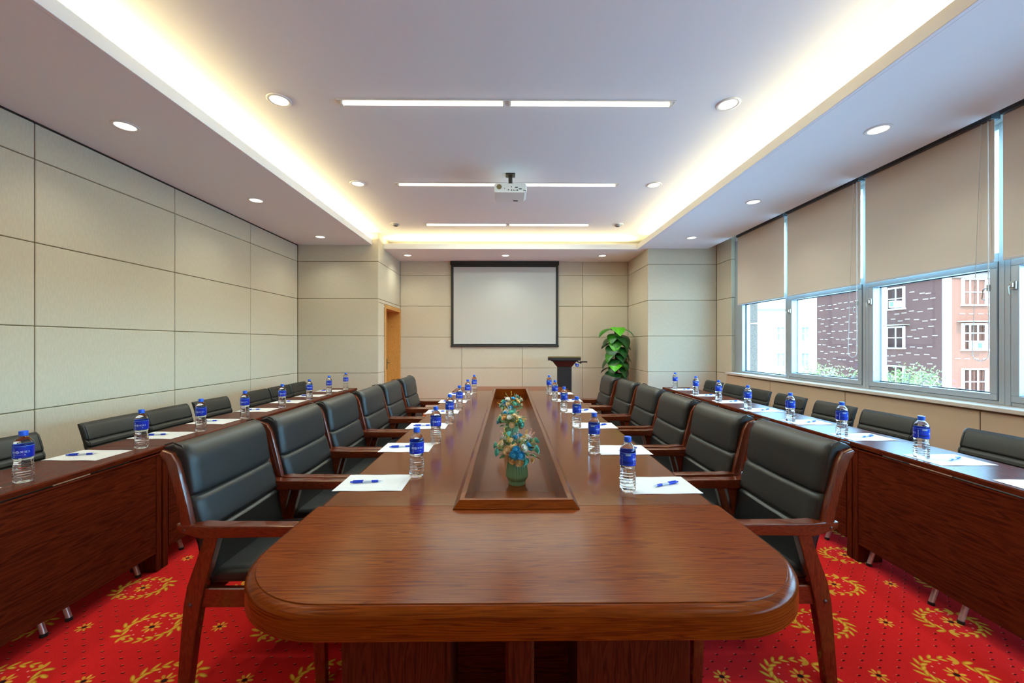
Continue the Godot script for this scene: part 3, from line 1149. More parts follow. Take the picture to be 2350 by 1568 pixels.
func side_chair(label: String) -> Node3D:
	var t := thing("side_chair", label, "chair", Vector3.ZERO, 0.0, "black ribbed chairs at the side desks")
	var ribs := [0.60, 0.645, 0.69, 0.735]
	var fr := puffed([[-0.225, 0.46], [-0.245, 0.55], [-0.266, 0.64], [-0.288, 0.73], [-0.308, 0.80], [-0.324, 0.842], [-0.348, 0.86]], [0.56, 0.605, 0.65, 0.695, 0.74], 5, 0.010)
	var bk := resample([[-0.275, 0.46], [-0.293, 0.55], [-0.314, 0.64], [-0.336, 0.73], [-0.354, 0.80], [-0.364, 0.835], [-0.368, 0.852]], fr.size())
	part(t, "backrest", cushion(fr, bk, 0.216, [], 0.03, -0.012), M.leather2)
	for s in [-1, 1]:
		var path := PackedVector3Array()
		for i in range(2, fr.size(), 2):
			path.append(Vector3(s * 0.2, fr[i].y + 0.001, fr[i].x - 0.003))
		var w := MB.new()
		w.tube(path, 0.004, 6)
		part(t, "welt", mesh_of(w, 60), M.leather2)
	var sf := PackedVector2Array()
	var sb := PackedVector2Array()
	for i in 9:
		var u := i / 8.0
		var z := lerpf(-0.25, 0.14, u)
		sf.append(Vector2(z, 0.462 - (0.03 * pow((u - 0.8) / 0.2, 2.0) if u > 0.8 else 0.0)))
		sb.append(Vector2(z, 0.405))
	part(t, "seat", cushion(sf, sb, 0.212, [], 0.03), M.leather2)
	for s in [-1, 1]:
		var p := MB.new()
		p.tube(PackedVector3Array([Vector3(s * 0.185, 0.012, 0.29), Vector3(s * 0.185, 0.30, 0.19), Vector3(s * 0.185, 0.38, 0.15), Vector3(s * 0.185, 0.392, 0.12), Vector3(s * 0.185, 0.393, -0.20), Vector3(s * 0.185, 0.40, -0.255)]), 0.0125, 10)
		part(t, "front_leg", mesh_of(p, 60), M.chrome)
		var p2 := MB.new()
		p2.tube(PackedVector3Array([Vector3(s * 0.185, 0.012, -0.34), Vector3(s * 0.185, 0.395, -0.2)]), 0.0125, 10)
		part(t, "rear_leg", mesh_of(p2, 60), M.chrome)
		for z in [0.29, -0.34]:
			var ft := MB.new()
			ft.lathe(PackedVector2Array([Vector2(0.015, 0), Vector2(0.015, 0.012), Vector2(0.012, 0.016)]), 12)
			part(t, "foot_cap", mesh_of(ft), M.black, Vector3(s * 0.185, 0, z))
	return t


func build_chairs() -> void:
	var nth := ["first", "second", "third", "fourth", "fifth", "sixth", "seventh", "eighth"]
	var a0: Node3D = null
	var left := [[1.885, -1.03, 0.0], [2.472, -1.005, 0.0], [3.06, -0.995, 0.0], [3.647, -0.965, 0.0], [4.235, -0.95, 0.0], [4.822, -0.92, 0.0]]
	var right := [[1.885, 1.04, 0.0], [2.495, 1.02, 0.01], [3.105, 1.01, -0.01], [3.76, 1.03, 0.0], [4.36, 1.0, 0.01], [4.96, 0.95, 0.0]]
	for row in 2:
		var list: Array = left if row == 0 else right
		for k in list.size():
			var q: Array = list[k]
			var lab := "black leather armchair with wooden arms, %s side of long table, %s from screen" % ["panelled-wall" if row == 0 else "window", nth[list.size() - 1 - k]]
			var turn: float = (PI / 2 if row == 0 else -PI / 2) + q[2]
			if a0 == null:
				a0 = armchair(lab)
				a0.position = P(q[1], 0, q[0])
				a0.rotation.y = turn
			else:
				dup(a0, "armchair", P(q[1], 0, q[0]), turn, lab)
	var s0: Node3D = null
	var sl := [1.72, 2.21, 2.89, 3.355, 3.85, 4.56, 5.01, 5.46]
	var sr := [1.78, 2.285, 3.0, 3.51, 4.07, 4.60, 5.10, 5.60]
	for row in 2:
		var list: Array = sl if row == 0 else sr
		for k in list.size():
			var d: float = list[k]
			var lab := "black ribbed leather chair with chrome legs at the %s desks, %s from screen" % ["panelled-wall" if row == 0 else "window-side", nth[list.size() - 1 - k]]
			var x: float = -2.475 - 0.0102 * d if row == 0 else 2.53 + 0.0065 * d
			var turn := PI / 2 if row == 0 else -PI / 2
			turn += [0.02, -0.01, 0.02, 0.0, -0.02, 0.03, 0.0, 0.02][k]
			if s0 == null:
				s0 = side_chair(lab)
				s0.position = P(x, 0, d)
				s0.rotation.y = turn
			else:
				dup(s0, "side_chair", P(x, 0, d), turn, lab)


# ---------------------------------------------------------------- things on the tables
func label_image() -> Image:
	var im := Image.create(512, 144, false, Image.FORMAT_RGB8)
	im.fill(c8(8, 40, 176))
	im.fill_rect(Rect2i(150, 0, 110, 144), c8(12, 66, 200))           # information panel
	im.fill_rect(Rect2i(178, 10, 54, 20), c8(170, 196, 214))
	im.fill_rect(Rect2i(150, 92, 110, 30), c8(10, 44, 160))
	im.fill_rect(Rect2i(0, 0, 512, 5), c8(120, 170, 230))
	var white := c8(206, 222, 244)
	for k in 2:                                                       # vertical lettering beside the panel
		var x := 268 if k == 0 else 138
		var y := 26
		while y < 126:
			im.fill_rect(Rect2i(x, y, 7, 6 + (y * 7) % 5), white)
			y += 12
	for o in [300, 20]:                                               # word mark with a round emblem in its middle
		for i in 5:
			var x: int = o + i * 15
			im.fill_rect(Rect2i(x, 62, 11, 4), white)
			im.fill_rect(Rect2i(x, 78, 11, 4), white)
			im.fill_rect(Rect2i(x + (0 if i % 2 == 0 else 8), 62, 4, 20), white)
		put_ellipse(im, o + 92, 72, 18, 18, 0, white)
		put_ellipse(im, o + 92, 72, 12, 12, 0, c8(8, 40, 176))
		put_ellipse(im, o + 92, 72, 5, 12, 0.6, white)
		for i in 2:
			im.fill_rect(Rect2i(o + 114 + i * 14, 60, 10, 4), white)
			im.fill_rect(Rect2i(o + 114 + i * 14, 60, 4, 20), white)
			im.fill_rect(Rect2i(o + 121 + i * 14, 60, 4, 20), white)
		im.fill_rect(Rect2i(o + 30, 104, 9, 9), white)
		im.fill_rect(Rect2i(o + 46, 107, 70, 3), c8(120, 150, 220))
	return im


func bottle(lab: String) -> Node3D:
	var t := thing("water_bottle", lab, "bottle", Vector3.ZERO, 0.0, "water bottles on the tables")
	var pr := PackedVector2Array([Vector2(0.0005, 0.006), Vector2(0.012, 0.004), Vector2(0.020, 0.0005), Vector2(0.027, 0.0), Vector2(0.0315, 0.004), Vector2(0.0335, 0.012)])
	# ribs of the lower body
	var y := 0.018
	while y < 0.086:
		var b := 0.0338 - 0.0022 * clampf((y - 0.05) / 0.04, 0.0, 1.0)
		pr.append_array(PackedVector2Array([Vector2(b, y), Vector2(b, y + 0.006), Vector2(b - 0.0018, y + 0.008), Vector2(b - 0.0018, y + 0.0095)]))
		y += 0.0115
	pr.append_array(PackedVector2Array([Vector2(0.0303, 0.092), Vector2(0.0296, 0.098), Vector2(0.0305, 0.103), Vector2(0.0325, 0.108), Vector2(0.0332, 0.111), Vector2(0.0332, 0.171), Vector2(0.0325, 0.176), Vector2(0.0302, 0.184), Vector2(0.0262, 0.192), Vector2(0.0205, 0.200), Vector2(0.0152, 0.206), Vector2(0.0128, 0.209), Vector2(0.0125, 0.214), Vector2(0.0005, 0.215)]))
	var mb := MB.new()
	mb.lathe(pr, 32)
	part(t, "body", mesh_of(mb, 32), M.water)
	var cp := MB.new()
	cp.lathe(PackedVector2Array([Vector2(0.0005, 0.2105), Vector2(0.0148, 0.2105), Vector2(0.0150, 0.213), Vector2(0.0150, 0.230), Vector2(0.0138, 0.2325), Vector2(0.0005, 0.233)]), 40, Vector3.ZERO, 0.012, 20)
	part(t, "cap", mesh_of(cp, 40), M.cap)
	var lb := MB.new()
	var a := []
	for h in [0.114, 0.168]:
		var r := PackedVector3Array()
		for i in 33:
			var an := TAU * i / 32.0
			r.append(Vector3(cos(an) * 0.0337, h, sin(an) * 0.0337))
		a.append(r)
	lb.loft(a, false, false, false)
	# the seam's last column needs u = 1, so the angle is measured from the quad's own side
	part(t, "label", label_mesh(), M.bottle_label)
	return t


func label_mesh() -> ArrayMesh:
	var v := PackedVector3Array()
	var n := PackedVector3Array()
	var u := PackedVector2Array()
	var ix := PackedInt32Array()
	for i in 41:
		var an := TAU * i / 40.0
		var d := Vector3(cos(an), 0, sin(an))
		for h in [0.168, 0.114]:
			v.append(d * 0.0337 + Vector3(0, h, 0))
			n.append(d)
			u.append(Vector2(i / 40.0, (0.168 - h) / 0.054))
	for i in 40:
		var k := i * 2
		ix.append_array(PackedInt32Array([k, k + 1, k + 2, k + 1, k + 3, k + 2]))
	var arr := []
	arr.resize(Mesh.ARRAY_MAX)
	arr[Mesh.ARRAY_VERTEX] = v
	arr[Mesh.ARRAY_NORMAL] = n
	arr[Mesh.ARRAY_TEX_UV] = u
	arr[Mesh.ARRAY_INDEX] = ix
	var m := ArrayMesh.new()
	m.add_surface_from_arrays(Mesh.PRIMITIVE_TRIANGLES, arr)
	return m


func paper_image() -> Image:
	var im := Image.create(594, 420, false, Image.FORMAT_RGB8)
	im.fill(c8(230, 230, 229))
	var r := RandomNumberGenerator.new()
	r.seed = 5
	for line in 3:                                                    # small grey footer lines along one short side
		var y := 120
		while y < 360:
			var w := r.randi_range(6, 20)
			im.fill_rect(Rect2i(536 + line * 12, y, 4, w), c8(206, 208, 208))
			y += w + 6
	return im


func paper(lab: String) -> Node3D:
	var o := MeshInstance3D.new()
	o.name = numbered("paper_sheet")
	var mb := MB.new()
	# a sheet that lies almost flat, its edges lifting by a millimetre
	var rows := []
	for lay in [0.0004, 0.0012]:
		var g := []
		for i in 9:
			var r := PackedVector3Array()
			for j in 7:
				var x := lerpf(-0.1485, 0.1485, i / 8.0)
				var z := lerpf(-0.105, 0.105, j / 6.0)
				r.append(Vector3(x, lay + 0.0014 * pow(absf(z) / 0.105, 4.0) * (0.5 + 0.5 * sin(i * 1.3)), z))
			g.append(r)
		rows.append(g)
	for i in 8:
		for j in 6:
			var a: Array = rows[1]
			mb.quad(a[i][j], a[i][j + 1], a[i + 1][j + 1], a[i + 1][j])
			var b: Array = rows[0]
			mb.quad(b[i][j], b[i + 1][j], b[i + 1][j + 1], b[i][j + 1])
	for i in 8:
		for j in [0, 6]:
			mb.quad(rows[0][i][j], rows[0][i + 1][j], rows[1][i + 1][j], rows[1][i][j])
	for j in 6:
		for i in [0, 8]:
			mb.quad(rows[0][i][j], rows[0][i][j + 1], rows[1][i][j + 1], rows[1][i][j])
	o.mesh = mesh_of(mb, 30, Vector2(0.297, 0.21))
	o.mesh.surface_set_material(0, M.paper_print)
	add_child(o)
	o.set_meta("label", lab)
	o.set_meta("category", "paper")
	o.set_meta("group", "paper sheets on the tables")
	return o


func pen(lab: String) -> Node3D:
	var t := thing("pen", lab, "pen", Vector3.ZERO, 0.0, "blue pens on the paper sheets")
	# along x, push button at -x, tip at +x
	var lie := Basis(Vector3(0, 0, 1), -PI / 2)
	var add := func(called: String, pr: Array, mat: Material) -> void:
		var mb := MB.new()
		var p := PackedVector2Array()
		for q in pr:
			p.append(Vector2(q[0], q[1]))
		mb.lathe(p, 12)
		part(t, called, mesh_of(mb, 40), mat, Vector3(0, 0.0062, 0), lie)
	add.call("button", [[0.0005, -0.072], [0.0034, -0.0715], [0.0034, -0.060], [0.0005, -0.060]], M.pen_blue)
	add.call("sleeve", [[0.0005, -0.062], [0.0048, -0.061], [0.0056, -0.045], [0.0056, -0.018], [0.0050, -0.016], [0.0005, -0.016]], M.pen_blue)
	add.call("barrel", [[0.0005, -0.017], [0.0047, -0.017], [0.0047, 0.022], [0.0005, 0.022]], M.pen_clear)
	add.call("grip", [[0.0005, 0.021], [0.0053, 0.022], [0.0056, 0.034], [0.0052, 0.050], [0.0005, 0.051]], M.pen_blue)
	add.call("tip", [[0.0005, 0.05], [0.0046, 0.051], [0.0018, 0.066], [0.0007, 0.072], [0.0002, 0.0725]], M.pen_clear)
	part(t, "clip", box_mesh(Vector3(0.046, 0.002, 0.006), 0.0008), M.pen_blue, Vector3(-0.036, 0.0128, 0.0))
	return t


func build_tableware() -> void:
	var nth := ["first", "second", "third", "fourth", "fifth", "sixth", "seventh", "eighth"]
	# per row: place words, bottles [x, d], sheets [x centre, d centre], turn
	var rows := []
	var bl := [[-0.438, 1.905], [-0.462, 2.535], [-0.465, 3.155], [-0.468, 3.80], [-0.455, 4.45], [-0.44, 5.12]]
	var br := [[0.513, 1.71], [0.495, 2.30], [0.515, 3.0], [0.515, 3.69], [0.508, 4.36], [0.512, 5.02]]
	var pl := [[-0.608, 1.815], [-0.615, 2.43], [-0.62, 3.06], [-0.61, 3.70], [-0.605, 4.36], [-0.605, 5.0]]
	var prr := [[0.67, 1.772], [0.675, 2.36], [0.67, 3.06], [0.665, 3.74], [0.66, 4.43], [0.66, 5.05]]
	var dl := []
	var pdl := []
	for k in 8:
		var d: float = [1.845, 2.435, 2.905, 3.39, 3.95, 4.49, 4.985, 5.5][k]
		dl.append([-2.215 - 0.0045 * d, d])
		pdl.append([-2.365 - 0.006 * d, d - (0.14 if k else 0.2)])
	pdl[1] = [-2.375, 2.275]
	pdl[0] = [-2.37, 1.66]
	var dr := []
	var pdr := []
	for k in 7:
		var d: float = [2.18, 2.71, 3.215, 3.80, 4.34, 4.88, 5.50][k]
		dr.append([2.262 + 0.0085 * d, d])
		pdr.append([2.375 + 0.007 * d, d - 0.035])
	pdr.append([2.39, 1.72])
	rows.append(["long table, panelled-wall side", bl, pl, 0.0])
	rows.append(["long table, window side", br, prr, PI])
	rows.append(["desks along the panelled wall", dl, pdl, 0.0])
	rows.append(["desks along the windows", dr, pdr, PI])
	var b0: Node3D = null
	var p0: Node3D = null
	var n0: Node3D = null
	var rr := RandomNumberGenerator.new()
	rr.seed = 77
	for row in rows:
		var nb: int = row[1].size()
		for k in nb:
			var lab := "clear water bottle with blue label and cap, %s, %s from screen" % [row[0], nth[nb - 1 - k]]
			var at := P(row[1][k][0], T, row[1][k][1])
			var turn: float = rr.randf_range(-0.25, 0.25) + (0.0 if row[3] == 0.0 else 0.6)
			if b0 == null:
				b0 = bottle(lab)
				b0.position = at
				b0.rotation.y = turn
			else:
				dup(b0, "water_bottle", at, turn, lab)
		var np: int = row[2].size()
		for k in np:
			var lab := "white paper sheet, %s, %s from screen" % [row[0], nth[np - 1 - k]]
			var at := P(row[2][k][0], T, row[2][k][1])
			var turn: float = row[3] + rr.randf_range(-0.02, 0.02)
			if p0 == null:
				p0 = paper(lab)
				p0.position = at
				p0.rotation.y = turn
			else:
				dup(p0, "paper_sheet", at, turn, lab)
			var lab2 := "blue and clear ballpoint pen on paper, %s, %s from screen" % [row[0], nth[np - 1 - k]]
			var off := Vector3(-0.035 if row[3] == 0.0 else 0.03, 0.0013, 0.004)
			var pt: float = (0.12 if row[3] == 0.0 else PI + 0.42) + rr.randf_range(-0.06, 0.06)
			if row[0].begins_with("desks") and row[3] == 0.0:
				pt = 0.25
			if n0 == null:
				n0 = pen(lab2)
				n0.position = at + off
				n0.rotation.y = pt
			else:
				dup(n0, "pen", at + off, pt, lab2)


# ---------------------------------------------------------------- flowers in the trough
func rose_mesh() -> ArrayMesh:
	var mb := MB.new()
	mb.lathe(PackedVector2Array([Vector2(0.0005, -0.5), Vector2(0.5, -0.35), Vector2(0.62, 0.0), Vector2(0.42, 0.42), Vector2(0.16, 0.5), Vector2(0.12, 0.36), Vector2(0.0005, 0.34)]), 9)
	for ring in 3:
		var n: int = [5, 5, 4][ring]
		for k in n:
			var a := TAU * (k + ring * 0.5) / n
			var rad: float = [0.98, 0.78, 0.5][ring]
			var top: float = [0.28, 0.45, 0.55][ring]
			var w := 0.75 * rad
			var g := []
			for i in 4:
				var u := i / 3.0
				var r := PackedVector3Array()
				for j in 4:
					var v := j / 3.0 - 0.5
					var ang := a + v * 1.5 / maxf(rad, 0.6) * (0.5 + 0.5 * u)
					var rr := rad * (0.35 + 0.65 * sin(u * 1.5)) + (0.1 if i == 3 else 0.0) - 0.1 * absf(v) * u
					r.append(Vector3(cos(ang) * rr, lerpf(-0.4, top, u) - 0.25 * v * v, sin(ang) * rr))
				g.append(r)
			for i in 3:
				for j in 3:
					mb.quad(g[i][j], g[i + 1][j], g[i + 1][j + 1], g[i][j + 1])
	return mesh_of(mb, 70)


func leaf_mesh(len: float, wid: float, bend: float, heart := 0.0) -> ArrayMesh:
	# blade along +z from the origin, drooping by «bend», folded a little along the midrib; has a thickness
	var mb := MB.new()
	var n := 8
	var top := []
	var bot := []
	for i in n + 1:
		var u := i / float(n)
		var half := wid * 0.5 * pow(sin(PI * pow(u, 0.62)), 0.8) if i < n else 0.0
		if i == 0:
			half = wid * 0.16 * heart
		var r := PackedVector3Array()
		var r2 := PackedVector3Array()
		for j in 5:
			var v := (j - 2) / 2.0
			var ang := bend * u
			var z := sin(ang) / maxf(bend, 0.01) * len if bend > 0.01 else u * len
			var y := -(1.0 - cos(ang)) / maxf(bend, 0.01) * len if bend > 0.01 else 0.0
			var back := -heart * 0.14 * len * absf(v) * (1.0 - u)
			var p := Vector3(v * half, y + absf(v) * half * 0.22 - v * v * half * 0.2, z + back)
			r.append(p)
			r2.append(p - Vector3(0, 0.0012, 0))
		top.append(r)
		bot.append(r2)
	for i in n:
		for j in 4:
			mb.quad(top[i][j], top[i][j + 1], top[i + 1][j + 1], top[i + 1][j])
			mb.quad(bot[i][j], bot[i + 1][j], bot[i + 1][j + 1], bot[i][j + 1])
	return mesh_of(mb, 60)


func build_flowers() -> void:
	var rose := rose_mesh()
	var small_leaf := leaf_mesh(0.035, 0.02, 0.6)
	# colour, offset to the right, height above the trough floor, towards the camera, size
	var list := [
		["rose_teal", -0.050, 0.252, -0.03, 0.021], ["rose_blue", -0.008, 0.238, -0.02, 0.019], ["rose_blue", 0.014, 0.243, -0.045, 0.016],
		["rose_cream", -0.084, 0.212, 0.01, 0.022], ["rose_cream", -0.050, 0.186, 0.045, 0.022], ["rose_cream", -0.035, 0.226, 0.0, 0.020],
		["rose_white", 0.034, 0.224, 0.0, 0.019], ["rose_white", 0.060, 0.238, -0.02, 0.022], ["rose_blue", 0.060, 0.205, 0.02, 0.019],
		["rose_white", 0.036, 0.196, 0.04, 0.020], ["rose_teal", 0.104, 0.224, -0.01, 0.017], ["rose_teal", 0.102, 0.184, 0.02, 0.021],
		["rose_teal", -0.114, 0.202, 0.0, 0.017], ["rose_teal", -0.104, 0.170, 0.02, 0.021], ["rose_cream", -0.020, 0.204, 0.03, 0.018],
		["rose_blue", -0.005, 0.190, 0.05, 0.020], ["rose_blue", -0.016, 0.168, 0.07, 0.022], ["rose_blue", 0.016, 0.166, 0.07, 0.021],
		["rose_peach", -0.025, 0.142, 0.07, 0.019], ["rose_peach", 0.009, 0.134, 0.08, 0.021], ["rose_teal", 0.042, 0.137, 0.07, 0.019],
		["rose_peach", 0.079, 0.136, 0.04, 0.017], ["rose_cream", 0.085, 0.200, -0.05, 0.018], ["rose_white", -0.075, 0.225, -0.06, 0.019],
		["rose_peach", -0.02, 0.215, -0.07, 0.020], ["rose_teal", 0.03, 0.2, -0.08, 0.020], ["rose_cream", -0.09, 0.17, -0.05, 0.018], ["rose_blue", 0.07, 0.17, -0.07, 0.018]]
	var where := [P(0.045, 0.65, 2.11), P(0.022, 0.65, 2.88), P(0.022, 0.65, 3.66)]
	var turns := [0.0, 2.1, 3.9]
	var words := ["furthest from the screen", "between the other two", "closest to the screen"]
	# vase
	var vb := MB.new()
	var prof := PackedVector2Array([Vector2(0.0005, 0.0), Vector2(0.043, 0.0), Vector2(0.0455, 0.006), Vector2(0.0455, 0.018), Vector2(0.047, 0.022), Vector2(0.0565, 0.038), Vector2(0.0575, 0.046), Vector2(0.054, 0.085), Vector2(0.048, 0.125), Vector2(0.0455, 0.148), Vector2(0.0425, 0.149), Vector2(0.042, 0.13), Vector2(0.046, 0.10), Vector2(0.05, 0.05), Vector2(0.04, 0.03), Vector2(0.0005, 0.028)])
	var rings := []
	for k in prof.size():
		var r := PackedVector3Array()
		for i in 112:
			var a := TAU * i / 112
			var w := 0.028 * cos(a * 28) if k >= 4 and k <= 9 else 0.0
			r.append(Vector3(cos(a), 0, sin(a)) * prof[k].x * (1 + w) + Vector3(0, prof[k].y, 0))
		rings.append(r)
	vb.loft(rings)
	var vm := mesh_of(vb, 45)
	for b in 3:
		var v := thing("vase", "ribbed green vase in the table trough, %s" % words[b], "vase", where[b], 0.0, "green vases in the trough")
		part(v, "vase_body", vm, M.vase)
		var t := thing("flower_bouquet", "bouquet of blue, cream and white roses in green vase, %s" % words[b], "flowers", where[b] + Vector3(0, 0.10, 0), turns[b], "rose bouquets in the trough")
		var rs := RandomNumberGenerator.new()
		rs.seed = 100 + b
		var heart := Vector3(0, 0.055, 0)
		var stems := MB.new()
		for q in list:
			var p := Vector3(q[1], q[2] - 0.10, q[3])
			var out := (p - heart).normalized()
			var y := out
			var x := y.cross(Vector3(0.3, 0.2, 1)).normalized()
			part(t, "rose", rose, M[q[0]], p, Basis(x, y, x.cross(y)).scaled_local(Vector3.ONE * q[4] * rs.randf_range(1.0, 1.16)))
			stems.tube(PackedVector3Array([Vector3(p.x * 0.08, 0.0, p.z * 0.08), Vector3(p.x * 0.2, 0.058, p.z * 0.2), Vector3(p.x * 0.64, maxf(p.y * 0.8, 0.068), p.z * 0.64), p - out * 0.008]), 0.0014, 5)
		part(t, "stems", mesh_of(stems, 70), M.sprig)
		for i in 44:
			var a := rs.randf() * TAU
			var el := rs.randf_range(-0.25, 1.0)
			var d := Vector3(cos(a) * cos(el), sin(el), sin(a) * cos(el))
			var p := heart + Vector3(d.x * 0.115, d.y * 0.10, d.z * 0.09) * rs.randf_range(0.75, 1.05)
			part(t, "leaf", small_leaf, M.leaf_small if i % 3 else M.sprig, p - d * 0.02, Basis.looking_at(-d, Vector3(rs.randf() - 0.5, 1, rs.randf() - 0.5)))
		for i in 13:
			var a := TAU * i / 13.0 + rs.randf() * 0.3
			var el := rs.randf_range(0.25, 1.15)
			var d := Vector3(cos(a) * cos(el), sin(el), sin(a) * cos(el) * 0.8)
			var mb := MB.new()
			var tip := heart + Vector3(d.x * 0.15, d.y * 0.15 + 0.0, d.z * 0.12)
			mb.tube(PackedVector3Array([heart + d * 0.04, tip]), 0.001, 5)
			for k in 9:
				var u := 0.5 + 0.5 * k / 8.0
				var c: Vector3 = (heart + d * 0.04).lerp(tip, u) + Vector3(rs.randf() - 0.5, rs.randf() - 0.5, rs.randf() - 0.5) * 0.012
				mb.lathe(PackedVector2Array([Vector2(0.0003, -0.0032), Vector2(0.0032, 0), Vector2(0.0003, 0.0032)]), 6, c)
			part(t, "sprig", mesh_of(mb, 60), [M.pink, M.yellow, M.sprig][i % 3])


# ---------------------------------------------------------------- screen end of the room
func build_far_end() -> void:
	var s := thing("projection_screen", "white projection screen with black border on the back wall", "screen", P(-0.073, 2.985, 7.705))
	part(s, "casing", box_mesh(Vector3(2.1, 0.07, 0.06), 0.004), M.screen_black, Vector3(0, -0.04, 0))
	var w := 2.075
	part(s, "border", box_mesh(Vector3(0.05, 1.59, 0.003)), M.screen_black, Vector3(-w / 2 + 0.025, -0.835, 0.0))
	part(s, "border", box_mesh(Vector3(0.05, 1.59, 0.003)), M.screen_black, Vector3(w / 2 - 0.025, -0.835, 0.0))
	part(s, "border", box_mesh(Vector3(w - 0.1, 0.045, 0.003)), M.screen_black, Vector3(0, -0.0925, 0.0))
	part(s, "border", box_mesh(Vector3(w - 0.1, 0.02, 0.003)), M.screen_black, Vector3(0, -1.61, 0.0))
	part(s, "screen_fabric", box_mesh(Vector3(w - 0.1, 1.49, 0.003)), M.screen_white, Vector3(0, -0.86, 0.0))
	part(s, "bottom_bar", box_mesh(Vector3(w + 0.02, 0.03, 0.026), 0.006), M.screen_black, Vector3(0, -1.64, 0.0))

	# projector on a short ceiling mount, its back to the camera
	var p := thing("projector", "white ceiling projector with connector panel hanging before the middle strip light", "projector", P(0.02, TOP, 4.19))
	var body := MB.new()
	var rings := []
	for q in [[-0.14, 0.155, 0.0], [-0.125, 0.166, 0.004], [0.10, 0.166, 0.004], [0.14, 0.150, 0.0]]:
		var r := PackedVector3Array()
		for c in [[-1, -0.25 + 0.006], [-0.94, -0.25], [0.86, -0.25], [1, -0.25 + 0.014], [1, -0.165 - 0.01], [0.95, -0.160], [-0.95, -0.160], [-1, -0.168]]:
			r.append(Vector3(c[0] * q[1], c[1], -q[0]))
		rings.append(r)
	body.loft(rings)
	part(p, "body", mesh_of(body, 25), M.white_trim)
	var gr := MB.new()
	gr.lathe(PackedVector2Array([Vector2(0.0005, 0), Vector2(0.026, 0), Vector2(0.026, 0.003), Vector2(0.0005, 0.003)]), 24)
	part(p, "fan_grille", mesh_of(gr), M.brass, Vector3(-0.115, -0.195, 0.14), Basis(Vector3.RIGHT, PI / 2))
	for q in [[-0.02, -0.225, 0.012], [0.01, -0.228, 0.012], [0.03, -0.228, 0.008], [0.045, -0.23, 0.008], [0.07, -0.228, 0.018], [0.10, -0.215, 0.03], [0.135, -0.23, 0.009], [0.15, -0.232, 0.012], [0.01, -0.195, 0.008], [0.06, -0.20, 0.03], [-0.06, -0.21, 0.006]]:
		part(p, "port", box_mesh(Vector3(q[2], 0.010, 0.004), 0.001), M.black, Vector3(q[0], q[1], 0.141))
	part(p, "lens_vent", box_mesh(Vector3(0.05, 0.004, 0.03), 0.001), M.black, Vector3(0.055, -0.2505, -0.10))
	var mo := MB.new()
	mo.box(Vector3(0, -0.006, -0.03), Vector3(0.10, 0.012, 0.10), 0.004)
	mo.tube(PackedVector3Array([Vector3(0, -0.01, -0.03), Vector3(0, -0.11, -0.03)]), 0.022, 14)
	mo.box(Vector3(0, -0.125, -0.03), Vector3(0.09, 0.05, 0.07), 0.008)
	mo.box(Vector3(0, -0.155, -0.03), Vector3(0.2, 0.008, 0.02), 0.002)
	mo.box(Vector3(0, -0.155, -0.03), Vector3(0.02, 0.008, 0.16), 0.002)
	part(p, "ceiling_mount", mesh_of(mo, 30), M.mount)

	# lectern, turned a little, its back to the audience
	var l := thing("lectern", "dark lectern with slim column and wide flat top beside the screen", "lectern", P(0.985, 0, 7.0), deg_to_rad(-9))
	part(l, "base", box_mesh(Vector3(0.48, 0.06, 0.42), 0.008), M.lectern, Vector3(0, 0.03, 0))
	part(l, "column", box_mesh(Vector3(0.25, 0.93, 0.24), 0.006), M.lectern, Vector3(0, 0.525, 0))
	var fl := MB.new()
	var a := PackedVector3Array()
	var b := PackedVector3Array()
	for c in [[-1, -1], [1, -1], [1, 1], [-1, 1]]:
		a.append(Vector3(c[0] * 0.128, 0.99, c[1] * 0.122))
		b.append(Vector3(c[0] * 0.205, 1.085, c[1] * 0.17))
	fl.loft([a, b])
	part(l, "flare", mesh_of(fl, 20), M.lectern_brown)
	part(l, "under_tray", box_mesh(Vector3(0.46, 0.016, 0.36), 0.003), M.lectern, Vector3(0, 1.093, 0))
	part(l, "top", box_mesh(Vector3(0.56, 0.05, 0.42), 0.004), M.lectern, Vector3(0, 1.126, 0))
	part(l, "top_edge", box_mesh(Vector3(0.562, 0.016, 0.422), 0.003), M.brass, Vector3(0, 1.157, 0))
	part(l, "side_shelf", box_mesh(Vector3(0.12, 0.02, 0.2), 0.003), M.lectern, Vector3(0.33, 1.075, 0.05))
	part(l, "shelf_arm", box_mesh(Vector3(0.08, 0.02, 0.03), 0.003), M.lectern, Vector3(0.255, 1.065, 0.06), Basis(Vector3(0, 0, 1), -0.4))
	var c2 := MB.new()
	c2.tube(PackedVector3Array([Vector3(0.19, 1.05, 0.1), Vector3(0.205, 1.0, 0.12), Vector3(0.235, 1.0, 0.12), Vector3(0.24, 1.04, 0.11), Vector3(0.2, 1.03, 0.125)]), 0.012, 8)
	part(l, "cable_coil", mesh_of(c2, 60), M.pen_blue)

	# wall socket low on the back wall
	var so := thing("wall_socket", "small white power socket low on the back wall", "socket", P(-1.80, 0.29, 7.739))
	part(so, "plate", box_mesh(Vector3(0.086, 0.086, 0.008), 0.003), M.white)
	for x in [-0.014, 0.014]:
		part(so, "slot", box_mesh(Vector3(0.005, 0.014, 0.002)), M.black, Vector3(x, 0.012, 0.004))

	plant()


